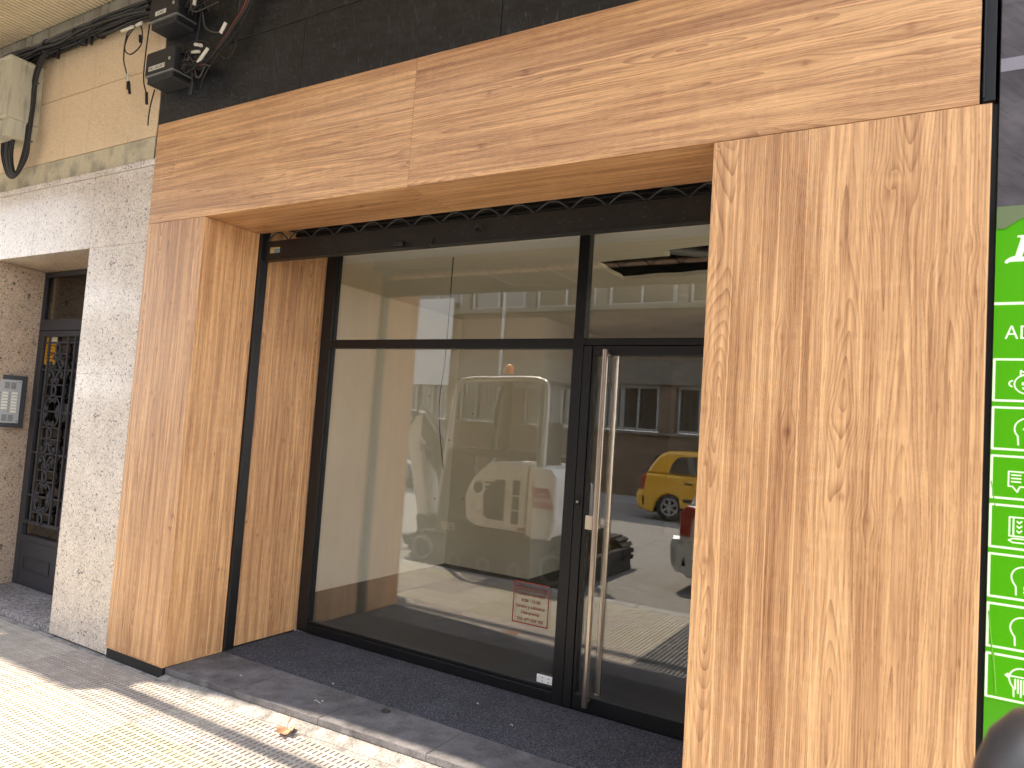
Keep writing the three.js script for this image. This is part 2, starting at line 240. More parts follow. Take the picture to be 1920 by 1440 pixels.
// one slotted tile, 0.396 m square, shared by every copy
function tileGeo(w, nx, nz) {
  const P = [], q = (a, b, c, d) => P.push(...a, ...b, ...c, ...a, ...c, ...d), cx = w / nx, cz = w / nz, sw = 0.0062, sl = cz * 0.38, dp = -0.009;
  for (let i = 0; i < nx; i++) for (let k = 0; k < nz; k++) {
    const x0 = -w / 2 + i * cx, x1 = x0 + cx, z0 = -w / 2 + k * cz, z1 = z0 + cz, mx = (x0 + x1) / 2, mz = (z0 + z1) / 2, a0 = mx - sw, a1 = mx + sw, b0 = mz - sl, b1 = mz + sl, c = 0.0012;
    q([x0, 0, z0], [x0, 0, z1], [a0, 0, b1], [a0, 0, b0]); q([a1, 0, b0], [a1, 0, b1], [x1, 0, z1], [x1, 0, z0]);
    q([x0, 0, z0], [a0, 0, b0], [a1, 0, b0], [x1, 0, z0]); q([a0, 0, b1], [x0, 0, z1], [x1, 0, z1], [a1, 0, b1]);
    q([a0, 0, b0], [a0, 0, b1], [a0 + c, dp, b1], [a0 + c, dp, b0]); q([a1 - c, dp, b0], [a1 - c, dp, b1], [a1, 0, b1], [a1, 0, b0]);
    q([a0, 0, b0], [a0 + c, dp, b0], [a1 - c, dp, b0], [a1, 0, b0]); q([a0 + c, dp, b1], [a0, 0, b1], [a1, 0, b1], [a1 - c, dp, b1]);
    q([a0 + c, dp, b0], [a0 + c, dp, b1], [a1 - c, dp, b1], [a1 - c, dp, b0]);
  }
  const h = w / 2, y = -0.015; q([-h, 0, h], [-h, y, h], [h, y, h], [h, 0, h]); q([h, 0, -h], [h, y, -h], [-h, y, -h], [-h, 0, -h]); q([h, 0, h], [h, y, h], [h, y, -h], [h, 0, -h]); q([-h, 0, -h], [-h, y, -h], [-h, y, h], [-h, 0, h]);
  const g = new THREE.BufferGeometry(); g.setAttribute('position', new THREE.Float32BufferAttribute(P, 3)); g.computeVertexNormals(); return uvm(g);
}
const tg = tileGeo(0.396, 13, 8);
{
  const x0 = 0.16 - 0.4 * 26, z0 = 0.02;
  for (let i = 0; i < 42; i++) for (let k = 0; k < 4; k++) {
    const x = x0 + i * 0.4 + 0.2, z = z0 + k * 0.4 + 0.2;
    const dark = x > 2.5 && x < 2.9, pale = k === 0 || (k === 1 && x < 0.1 && rnd() < 0.8) || rnd() < 0.1;
    const m = new THREE.Mesh(tg, dark ? M.tileDark : pale ? M.tilePale[rnd() * 2 | 0] : M.tile[rnd() * 3 | 0]); m.name = 'tile';
    m.position.set(x, rr(-0.0012, 0.0008), z); m.rotation.set(rr(-0.002, 0.002), (rnd() * 2 | 0) * Math.PI + rr(-0.002, 0.002), rr(-0.002, 0.002)); m.castShadow = m.receiveShadow = true; pave.add(m);
  }
}
const kerb = thing('kerb', 'pale stone kerb between pavement and street', 'kerb', [0, -0.12, 1.7], null, 'structure');
for (let i = -10; i < 9; i++) part('kerb_stone', RB(i * 1.0 + 0.003, i + 0.997, -0.2, rr(-0.003, 0.003), 1.625, 1.775, 0.015), M.kerb, kerb);
const farPave = thing('far_pavement', 'pavement and kerb on the far side of the street', 'pavement', [0, -0.12, 12], null, 'structure');
part('slab', B(-40, 40, -0.3, 0.0, 11.15, 13.2), M.concrete, farPave); part('kerb_stone', B(-40, 40, -0.3, 0.004, 11.0, 11.147), M.kerb, farPave);

// ================================================================ apartment building on the left with its overhang
const apt = thing('apartment_building', 'beige plastered building with speckled granite ground floor beside the wooden shopfront', 'building', [-2, 0, -0.3]);
part('plaster_wall', [B(-8, -0.062, 3.736, 4.4, -0.4, -0.03), B(-8, -0.062, 3.268, 3.73, -0.4, -0.0285)], M.plaster, apt);
part('plaster_strip', B(-8, -0.062, 3.1, 3.262, -0.4, -0.027), M.grimePlaster, apt, 'grimy lower band of plaster');
// granite slabs: lintel course, capping, pilaster, reveal, floor
const slab = (x0, x1, y0, y1, z0, z1, m = M.granite, n = 'granite_slab') => part(n, RB(x0, x1, y0, y1, z0, z1, 0.0008, 1), m, apt);
for (const [a, b] of [[-7.9, -6.3], [-6.298, -4.7], [-4.698, -3.1], [-3.098, -1.42], [-1.418, -0.664], [-0.662, -0.274], [-0.272, -0.003]]) slab(a, b, 2.568, 3.058, -0.12, -0.008);
for (const [a, b] of [[-7.9, -5.3], [-5.298, -2.7], [-2.698, -0.9], [-0.898, -0.003]]) slab(a, b, 3.06, 3.1, -0.12, -0.003, M.granite, 'capping_slab');
slab(-0.66, -0.003, 1.72, 2.5672, -0.1, -0.0105); slab(-0.66, -0.003, 0.8622, 1.7192, -0.1, -0.0106); slab(-0.66, -0.3392, 0.012, 0.8614, -0.1, -0.0105); slab(-0.338, -0.003, 0.012, 0.8614, -0.1, -0.0102);
slab(-0.66, -0.56, 0.05, 2.566, -0.46, -0.102, M.granitePink, 'reveal_slab');
for (const [a, b] of [[-7.9, -5.4], [-5.398, -3.4], [-3.398, -2.1]]) { slab(a, b, 0.012, 1.3, -0.12, -0.01); slab(a, b, 1.302, 2.566, -0.12, -0.012); }
// splayed left cheek of the entrance
{
  const cheek = (y0, y1) => { const s = new THREE.Shape(); s.moveTo(-1.945, -0.012); s.lineTo(-2.06, -0.46); s.lineTo(-2.25, -0.46); s.lineTo(-2.098, -0.012); s.closePath(); const g = new THREE.ExtrudeGeometry(s, { depth: y1 - y0, bevelEnabled: false }); g.rotateX(Math.PI / 2); g.scale(1, 1, -1); const ix = g.attributes.position; g.translate(0, 0, 0);
    // rotate so that the shape's y runs along z and the depth runs up
    for (let i = 0; i < ix.count; i++) { const yy = ix.getY(i); ix.setY(i, y0 + Math.abs(yy)); ix.setZ(i, -Math.abs(ix.getZ(i))); } g.computeVertexNormals(); return uvm(g); };
  part('cheek_slab', cheek(0.05, 1.27), M.granitePink, apt); part('cheek_slab', cheek(1.272, 2.566), M.granitePink, apt);
}
part('entrance_soffit', B(-2.3, -0.66, 2.57, 2.7, -0.6, -0.125), M.granitePink, apt);
part('threshold_slab', RB(-2.1, -0.662, 0.0, 0.045, -0.62, -0.02, 0.004, 1), M.graniteFloor, apt);
part('backing_wall', [B(-8, -2.26, 0, 3.1, -0.6, -0.13), B(-0.62, -0.2, 0, 3.2, -1.0, -0.465)], M.offWall, apt);
// upper storeys over the pavement: ribbed soffit, fascia, wall above
const up = thing('building_overhang', 'cream ribbed soffit of the storeys overhanging the pavement at top left', 'overhang', [0, 4.25, 0.9]);
{
  const P = [[-12, 0.03], [4.7, 0.03], [4.7, 1.66], [1.3, 1.66], [0.865, 1.61], [0.054, 1.653], [-1.3, 1.885], [-12, 2.4]], s = new THREE.Shape(); P.forEach((p, i) => i ? s.lineTo(p[0], -p[1]) : s.moveTo(p[0], -p[1]));
  const g = new THREE.ExtrudeGeometry(s, { depth: 0.3, bevelEnabled: false }); g.rotateX(-Math.PI / 2); g.translate(0, 4.27, 0); part('slab', uvm(g), M.greyPaint, up);
  const ribs = []; for (let x = -4.2; x < 1.2; x += 0.044) ribs.push(RB(x, x + 0.03, 4.238, 4.272, 0.062, 1.5, 0.008, 1));
  for (let i = 0; i < ribs.length; i++) part('rib', ribs[i], M.soffit, up);
  part('soffit_sheet', B(-12, 4.69, 4.262, 4.2695, 0.06, 1.6), M.soffit, up);
  part('cornice', [RB(-12, 4.69, 4.165, 4.262, -0.02, 0.058, 0.02)], M.greyPaint, up);
  part('upper_wall', B(-12, 4.7, 4.575, 8.4, -4, 1.2), M.offWall, up);
}
const shadow_bar = thing('added_shadow_bar', 'unseen bar placed below the overhang to cast the narrow shadow band', 'shadow_bar', [0, 4.05, 1.94]);  // unseen bar, placed to cast the narrow shadow band on the tiles
part('roller', cyl([-9, 4.1, 1.94], [6, 4.1, 1.94], 0.048, 14), M.offWall, shadow_bar);
for (const x of [-7, -4, 2.5, 5]) part('bracket', RB(x - 0.02, x + 0.02, 4.1, 4.27, 1.5, 1.96, 0.004, 1), M.greyPaint, shadow_bar);
const shadow_box = thing('added_shadow_box', 'unseen box placed at the overhang to cast the wide pavement shadow', 'shadow caster', [-1.9, 4.1, 2.0]);  // unseen box, placed to cast the wide shadow on the left tiles
part('casing', RB(-2.52, -1.3, 4.15, 4.6, 1.7, 2.14, 0.02), M.white, shadow_box); part('box_ring', new THREE.TorusGeometry(0.16, 0.012, 6, 24).translate(-2.15, 4.38, 2.145), M.blackMatt, shadow_box);

// ================================================================ black stone fascia above the wood
const fascia = thing('black_stone_fascia', 'rough black painted stone wall above the wooden header', 'wall', [2.2, 3.3, -0.1]);
for (const [a, b] of [[-0.06, 1.2265], [1.2295, 2.52], [2.523, 3.82], [3.823, 4.37]]) part('stone_slab', RB(a, b, 3.2, 3.737, -0.16, -0.03 + rr(-0.002, 0.001), 0.004, 1), M.blackStone, fascia);
for (const [a, b] of [[-0.06, 0.62], [0.623, 1.9], [1.903, 3.2], [3.203, 4.37]]) part('stone_slab', RB(a, b, 3.741, 4.27, -0.16, -0.031 + rr(-0.002, 0.001), 0.004, 1), M.blackStone, fascia);
part('masonry', [B(-0.2, 4.5, 2.76, 4.27, -1.3, -0.165), B(0.01, 0.535, 0, 2.76, -1.0, -0.025), B(3.56, 4.39, 0, 2.76, -1.0, -0.025)], M.blackMatt, fascia);

// ================================================================ walnut shopfront cladding
const clad = thing('wooden_shopfront_cladding', 'walnut laminate panels framing the shop entrance', 'shopfront', [2.2, 0.06, -0.2]);
const W0 = M.wood[0], W1 = M.wood[1], yP = 0.06, yB = 2.674, yT = 3.315;
part('header_panel', WB(0, 2.0705, yB + 0.0008, yT, -0.02, 0, { h: 1, du: -2.1, dv: 0.3 }), W0, clad);
part('header_panel', WB(2.0725, 4.376, yB + 0.0008, yT, -0.02, 0.0006, { h: 1, du: -2.02, dv: -1.95 }), W1, clad);
part('left_front_panel', WB(0, 0.5575, yP, yB - 0.0015, -0.02, 0, { du: 0.02, dv: -0.07 }), W1, clad);
part('right_front_panel', WB(3.5405, 4.4105, yP, yB - 0.0015, -0.02, 0.0003, { du: -3.45, dv: -0.07 }), W0, clad);
part('left_reveal_panel', WB(0.5375, 0.5572, yP, yB - 0.0015, -0.3993, -0.0205, { du: 1.25, dv: -0.07 }), W0, clad);
part('left_inner_panel', WB(0.53, 0.55, yP + 0.012, 2.76, -1.0, -0.47, { du: 1.02, dv: -0.071 }), W1, clad);
part('right_reveal_panel', WB(3.5408, 3.5605, yP, yB - 0.0015, -0.3993, -0.0205, { du: 0.9, dv: -0.07 }), W0, clad);
part('right_inner_panel', WB(3.548, 3.568, yP + 0.012, 2.76, -1.0, -0.47, { du: 1.22, dv: -0.16 }), W1, clad);
part('soffit_panel', WB(0.538, 2.0705, yB, yB + 0.018, -0.3993, -0.0208, { h: 1, du: 0.82, dv: 0.1 }), W1, clad);
part('soffit_panel', WB(2.0735, 3.56, yB, yB + 0.018, -0.3993, -0.0208, { h: 1, du: 1.2, dv: -1.4 }), W0, clad);
for (const [x, y] of [[0.025, 0.147], [0.54, 0.222], [0.542, 0.1], [3.556, 2.643], [0.03, 2.62]]) part('screw_cap', (() => { const g = new THREE.SphereGeometry(0.0072, 12, 6, 0, Math.PI * 2, 0, Math.PI / 2); g.rotateX(Math.PI / 2); g.scale(1, 1, 0.35); g.translate(x, y, 0); return g; })(), std({ color: 0xc99a6a, roughness: 0.5 }), clad);
part('plinth', B(0.003, 0.554, 0.0, 0.058, -0.025, -0.006), M.blackWorn, clad, 'scuffed black plinth under the panel'); part('plinth', B(3.545, 4.4, 0, 0.058, -0.025, -0.006), M.blackWorn, clad);
part('backing', [B(0.5, 3.6, 2.694, 2.755, -0.395, -0.021)], M.blackMatt, clad);

// ================================================================ step, mat
const step = thing('entrance_step', 'grey stone step in front of the shop door', 'step', [2, 0, -0.3], null, 'structure');
{
  const zf = x => -0.022 - 0.047 * (x - 0.56), js = [0.558, 1.11, 1.705, 2.35, 2.95, 3.54];
  const quad = (x0, x1, ya, yb, za, zb, zc) => { // slab between x0 and x1, front edge follows zf moved by za / zb
    const P = [[x0, zc], [x1, zc], [x1, zf(x1) + za], [x0, zf(x0) + za]], s = new THREE.Shape(); P.forEach((p, i) => i ? s.lineTo(p[0], -p[1]) : s.moveTo(p[0], -p[1]));
    const g = new THREE.ExtrudeGeometry(s, { depth: yb - ya - 0.006, bevelEnabled: true, bevelThickness: 0.003, bevelSize: 0.003, bevelOffset: -0.003, bevelSegments: 2 }); g.rotateX(-Math.PI / 2); g.translate(0, ya + 0.003, 0); return uvm(g);
  };
  for (let i = 0; i < 5; i++) part('stone_slab', quad(js[i] + 0.0015, js[i + 1] - 0.0015, 0.024, 0.06 + rr(-0.0015, 0.0005), 0, 0, -0.43), M.stepStone, step);
  part('step_base', quad(0.558, 3.54, -0.02, 0.023, -0.004, 0, -1.1), M.concrete, step);
  // rough mortar fillet running out onto the tiles
  const P = [], n = 60; for (let i = 0; i < n; i++) { const a = 0.56 + (2.98 * i) / n, b = 0.56 + (2.98 * (i + 1)) / n, f = x => [[x, 0.021, zf(x) - 0.006], [x, 0.016 + 0.006 * vn(x * 14, 2, 5), zf(x) + 0.018 + 0.008 * vn(x * 9, 1, 3)], [x, 0.001, zf(x) + 0.062 + 0.02 * vn(x * 6, 4, 9)]], A = f(a), Bq = f(b); for (let k = 0; k < 2; k++) P.push(...A[k], ...A[k + 1], ...Bq[k + 1], ...A[k], ...Bq[k + 1], ...Bq[k]); }
  const g = new THREE.BufferGeometry(); g.setAttribute('position', new THREE.Float32BufferAttribute(P, 3)); g.computeVertexNormals(); part('mortar_fillet', uvm(g), M.concrete, step);
  part('plug', [new THREE.TorusGeometry(0.021, 0.0025, 6, 24).rotateX(Math.PI / 2).translate(1.905, 0.061, -0.35), new THREE.CylinderGeometry(0.02, 0.02, 0.003, 24).translate(1.905, 0.0605, -0.35)], M.darkSteel, step);
}
solo('door_mat', RB(0.56, 3.54, 0.045, 0.067, -1.0, -0.41, 0.004, 1), M.carpet, 'charcoal carpet mat filling the recess before the shop glass', 'mat');
// ================================================================ shop window, door, roller grille
const zg = -1.03;
const win = thing('shop_window', 'black framed fixed shop window beside the glass door', 'window', [1.6, 0.066, -1.03]);
part('frame_post', [RB(0.552, 0.645, 0.067, 2.755, -1.06, -1.0, 0.003, 1)], M.black, win);
part('frame_post', [RB(2.525, 2.588, 0.067, 2.755, -1.06, -0.998, 0.003, 1)], M.black, win);
part('bottom_rail', [RB(0.646, 2.524, 0.067, 0.125, -1.06, -0.999, 0.003, 1), RB(0.646, 2.524, 0.126, 0.145, -1.05, -1.012, 0.003, 1)], M.black, win);
part('transom', RB(0.646, 2.524, 2.022, 2.08, -1.06, -0.999, 0.003, 1), M.black, win);
part('transom', RB(2.589, 3.547, 2.042, 2.08, -1.06, -0.999, 0.003, 1), M.black, win);
part('top_rail', RB(0.646, 3.547, 2.715, 2.755, -1.06, -0.999, 0.003, 1), M.black, win);
for (const [x0, x1, y0, y1] of [[0.64, 0.652, 0.146, 2.02], [2.516, 2.527, 0.146, 2.02], [0.64, 0.652, 2.082, 2.713], [2.516, 2.527, 2.082, 2.713]]) part('glazing_bead', RB(x0, x1, y0, y1, -1.024, -1.014, 0.002, 1), M.blackMatt, win);
const paneG = (x0, x1, y0, y1) => mergeGeometries([0, -0.012].map(d => { const g = new THREE.PlaneGeometry(x1 - x0, y1 - y0, 1, 1); g.translate((x0 + x1) / 2, (y0 + y1) / 2, zg + d); return g; }));   // double glazing: two sheets
part('pane', paneG(0.645, 2.525, 0.14, 2.025), M.pane, win); part('pane', paneG(0.645, 2.525, 2.078, 2.72), M.pane, win); part('pane', paneG(2.588, 3.548, 2.078, 2.72), M.pane, win);
part('glass_speck', [[1.7, 1.45], [1.86, 1.62], [1.62, 1.08], [1.83, 1.1], [1.52, 1.72]].map(([x, y]) => cyl([x, y, zg + 0.001], [x, y, zg + 0.003], 0.004, 8)), M.blackMatt, win);
const door = thing('shop_door', 'black framed glass shop door with long steel pull bar', 'door', [3.07, 0.066, -1.03]);
part('stile', [RB(2.592, 2.642, 0.069, 2.038, -1.055, -0.997, 0.003, 1), RB(2.6425, 2.662, 0.069, 2.038, -1.05, -1.006, 0.003, 1)], M.black, door);
part('stile', RB(3.47, 3.545, 0.069, 2.038, -1.055, -0.997, 0.003, 1), M.black, door);
part('top_rail', RB(2.663, 3.469, 1.985, 2.038, -1.055, -0.998, 0.003, 1), M.black, door);
part('bottom_rail', RB(2.663, 3.469, 0.069, 0.152, -1.055, -0.998, 0.003, 1), M.black, door);
part('pane', paneG(2.66, 3.472, 0.15, 1.987), M.pane, door);
for (const [z, n] of [[-0.948, 'pull_bar'], [-1.105, 'inner_pull_bar']]) {
  const bar = part(n, cyl([2.745, 0.115, z], [2.745, 2.01, z], 0.0165, 24), M.steel, door);
  for (const y of [0.135, 1.05, 1.99]) part('standoff', cyl([2.745, y, -1.03 + Math.sign(z + 1.03) * 0.027], [2.745, y, z], 0.011, 12), M.steel, bar);
}
part('lock_plate', RB(2.668, 2.715, 1.03, 1.105, -0.998, -0.985, 0.003, 1), std({ color: 0xd8c6a8, roughness: 0.4 }), door);
part('lock_cylinder', [RB(2.6, 2.628, 1.155, 1.205, -0.997, -0.99, 0.004, 1)], M.blackMatt, door); part('keyhole', cyl([2.613, 1.172, -0.992], [2.613, 1.172, -0.986], 0.007, 12), M.steel, door);
part('inner_frame', RB(2.589, 2.5915, 0.069, 2.038, -1.05, -1.002), M.blackMatt, door);
const grille = thing('roller_grille', 'raised black roller grille with wavy lattice under the wooden soffit', 'grille', [2, 2.5, -0.45]);
const bar = part('bottom_bar', RB(0.562, 3.535, 2.515, 2.632, -0.47, -0.43, 0.004, 1), M.blackWorn, grille);
part('lip', RB(0.562, 3.535, 2.507, 2.5145, -0.475, -0.42, 0.002, 1), M.blackWorn, grille);
{
  const pitch = 0.196, wave = (y0, sgn) => { const pts = []; for (let x = 0.57; x <= 3.53; x += pitch / 12) { const t = ((x - 0.57) / pitch) % 1, q = 2 * t - 1; pts.push([x, y0 + sgn * 0.058 * (1 - Math.pow(Math.abs(q), 1.7)), -0.45]); } return new THREE.TubeGeometry(curve(pts), pts.length * 2, 0.0048, 6); };
  for (let k = 0; k < 4; k++) part('lattice_rod', wave([2.632, 2.75, 2.752, 2.87][k], [1, -1, 1, -1][k]), M.rodBlack, grille);
  for (let x = 0.57 + pitch / 2; x < 3.5; x += pitch) part('lattice_link', RB(x - 0.014, x + 0.014, 2.682, 2.7, -0.457, -0.443, 0.003, 1), M.rodBlack, grille);
}
part('guide_rail', [RB(0.54, 0.578, 0.067, 2.75, -0.468, -0.402, 0.003, 1)], M.black, grille); part('guide_rail', [RB(3.52, 3.558, 0.067, 2.75, -0.468, -0.402, 0.003, 1)], M.black, grille);
part('latch', RB(1.665, 1.725, 2.517, 2.545, -0.429, -0.405, 0.004, 1), M.blackWorn, grille); part('lock_cover', (() => { const g = new THREE.CylinderGeometry(0.055, 0.055, 0.008, 24, 1, false, -Math.PI / 2, Math.PI); g.rotateX(Math.PI / 2); g.rotateZ(Math.PI / 2 * 0); g.translate(1.87, 2.55, -0.426); return g; })(), M.blackWorn, grille);
part('hook', [tube([[2.19, 2.57, -0.43], [2.21, 2.585, -0.405], [2.24, 2.575, -0.4], [2.25, 2.565, -0.43]], 0.006, 12)], M.blackWorn, grille);
const labelT = canvasTex(256, 128, (x, w, h) => { x.fillStyle = '#e0cf9a'; x.fillRect(0, 0, 118, h); x.fillStyle = '#3a2a16'; for (let k = 0; k < 4; k++) x.fillRect(6, 10 + k * 30, 104, 12); x.fillStyle = '#86a8b8'; x.fillRect(130, 0, 126, h); x.fillStyle = '#d8b04a'; x.fillRect(130, 0, 126, 26); x.fillStyle = '#24404e'; for (let k = 0; k < 3; k++) x.fillRect(140, 50 + k * 24, 100 - k * 12, 8); });
part('label', (() => { const g = new THREE.PlaneGeometry(0.088, 0.036); g.translate(0.675, 2.57, -0.4285); return g; })(), std({ map: labelT, roughness: 0.6 }), grille, 'two small worn stickers');
for (let k = 0; k < 7; k++) part('rolled_slat', RB(0.62, 3.5, 2.66 + k * 0.026, 2.68 + k * 0.026, -0.68 + k * 0.012, -0.655 + k * 0.012, 0.004, 1), M.blackWorn, grille);

// sticker, sensor plate
solo('opening_hours_sticker', (() => { const g = new THREE.PlaneGeometry(0.232, 0.236); g.translate(2.345, 0.563, zg + 0.003); return g; })(), std({ transparent: true, roughness: 0.5, side: THREE.DoubleSide, map: canvasTex(512, 520, (x, w, h) => {
  x.clearRect(0, 0, w, h); x.strokeStyle = '#8a2f2c'; x.lineWidth = 14; x.strokeRect(8, 8, w - 16, h - 16); x.fillStyle = '#7a2826'; x.fillRect(36, 102, w - 72, 10); x.textAlign = 'center';
  x.font = 'bold 45px sans-serif'; x.fillText('HORARIO DE APERTURA', w / 2, 84, 452); x.font = 'bold 50px sans-serif'; x.fillText('Lunes a viernes:', w / 2, 172); x.fillText('9:30 - 13:30', w / 2, 248);
  x.fillText('Tardes y sábados:', w / 2, 324, 420); x.fillText('Cita previa', w / 2, 398); x.font = 'bold 48px sans-serif'; x.fillText('Tlfn  671 629 103', w / 2, 478, 420);
}) }), 'red framed opening hours sticker at the bottom of the shop window', 'sticker');
const plate = thing('sensor_plate', 'small white plate with four screws at the bottom corner of the shop window', 'plate', [2.472, 0.152, -1.02]);
part('cover', RB(2.416, 2.516, 0.15, 0.194, zg + 0.001, zg + 0.012, 0.004), M.white, plate); for (const [a, b] of [[-0.012, 0.01], [-0.012, -0.01], [0.026, 0.01], [0.026, -0.01]]) part('screw', cyl([2.466 + a, 0.172 + b, zg + 0.011], [2.466 + a, 0.172 + b, zg + 0.0135], 0.0032, 8), M.blackMatt, plate);

// ================================================================ shop interior
const room = thing('shop_interior', 'empty cream painted shop room seen through the glass', 'room', [2, 0.06, -4], null, 'structure');
part('floor', B(-0.3, 5.2, -0.1, 0.058, -8.2, -1.06), M.darkFloor, room);
part('left_wall', B(-0.32, -0.17, 0.058, 2.75, -8.2, -1.0), M.cream, room);
part('back_wall', B(-0.17, 0.86, 0.058, 2.75, -8.0, -3.75), M.cream, room);
part('far_wall', B(-0.32, 5.2, 0.058, 2.75, -8.2, -7.99), M.cream, room);
part('right_wall', B(4.6, 4.8, 0.058, 3.4, -8.05, -3.7), M.cream, room); part('right_wall', B(4.6, 4.8, 0.058, 0.12, -3.7, -1.25), M.cream, room); part('right_wall', B(4.6, 4.8, 2.66, 3.4, -3.7, -1.25), M.cream, room); part('right_wall', B(4.6, 4.8, 0.058, 3.4, -1.25, -1.0), M.cream, room);
{ const cw = part('added_courtyard_window', [B(4.68, 4.72, 0.12, 0.17, -3.7, -1.25), B(4.68, 4.72, 2.6, 2.66, -3.7, -1.25), B(4.68, 4.72, 0.17, 2.6, -2.5, -2.44)], M.white, room); part('added_courtyard_pane', B(4.695, 4.7, 0.17, 2.6, -3.7, -1.25), M.cabGlass, cw); }  // unseen window added to let more daylight into the room
part('added_light_screen', B(2.72, 4.6, 0.058, 2.7, -3.86, -3.74), M.cream, room);  // unseen screen added to keep the courtyard daylight off the far wall
part('added_courtyard_floor', B(4.8, 30, -0.1, 0.0, -12, -0.25), M.soffit, room);  // unseen pale floor added outside to bounce sunlight in through the window
part('front_wall', [B(-0.17, 0.53, 0.058, 3.4, -1.12, -1.002), B(3.57, 4.6, 0.058, 3.4, -1.12, -1.002), B(-0.3, 5.2, 2.765, 3.5, -1.12, -1.065)], M.cream, room);
part('partition', B(1.75, 2.0, 0.058, 2.75, -7.98, -6.4), M.cream, room);
{
  const s = new THREE.Shape(); [[-0.3, 1.0], [5.2, 1.0], [5.2, 8.2], [-0.3, 8.2]].forEach((p, i) => i ? s.lineTo(...p) : s.moveTo(...p));
  const h = new THREE.Path(), P = [[2.31, 1.72], [2.5, 1.70], [2.83, 1.68], [2.80, 1.63], [2.85, 1.55], [2.9, 1.53], [3.11, 1.50], [3.7, 1.48], [3.72, 2.19], [3.3, 2.18]]; for (let i = 1; i < 16; i++) P.push([3.3 - i * 0.0625, 2.2 + 0.012 * Math.sin(i * 5.1) + 0.004 * i]); P.push([2.285, 2.27]); for (let i = 1; i < 8; i++) P.push([2.288 + 0.008 * Math.sin(i * 7.7), 2.27 - i * 0.068]);
  P.forEach((p, i) => i ? h.lineTo(...p) : h.moveTo(...p)); s.holes.push(h);
  const g = new THREE.ExtrudeGeometry(s, { depth: 0.03, bevelEnabled: false }); g.rotateX(-Math.PI / 2); g.translate(0, 2.70, 0); part('ceiling', uvm(g), M.ceilingPaint, room); part('window_bulkhead', B(-0.17, 4.6, 2.684, 2.6985, -1.24, -1.064), M.white, room);
  part('plenum', [B(-0.3, 5.2, 3.3, 3.4, -8.2, -1.12), B(-0.3, 5.2, 2.731, 3.3, -3.2, -3.1)], std({ color: 0x4a4642, roughness: 0.95 }), room);  // void coloured dark so the ceiling hole looks unlit
  part('ceiling_duct', tube([[2.4, 2.82, -1.6], [2.75, 2.79, -1.83], [3.2, 2.78, -2.05], [4.2, 2.82, -2.4]], 0.034, 30, 12), M.alu, room);
  for (const [a, b] of [[[1.35, -1.73], [1.91, -1.73]], [[1.91, -1.73], [1.9, -2.29]], [[1.9, -2.29], [1.34, -2.29]], [[1.34, -2.29], [1.35, -1.73]]]) part('hatch_edge', B(Math.min(a[0], b[0]) - 0.003, Math.max(a[0], b[0]) + 0.003, 2.6965, 2.6995, Math.min(a[1], b[1]) - 0.003, Math.max(a[1], b[1]) + 0.003), M.white, room);
}
solo('hanging_wire', tube([[1.43, 2.69, -1.3], [1.426, 2.04, -1.3], [1.404, 1.74, -1.3], [1.419, 1.53, -1.3], [1.476, 1.245, -1.3]], 0.0035, 60), M.cable, 'thin black wire hanging from the shop ceiling behind the glass', 'wire');

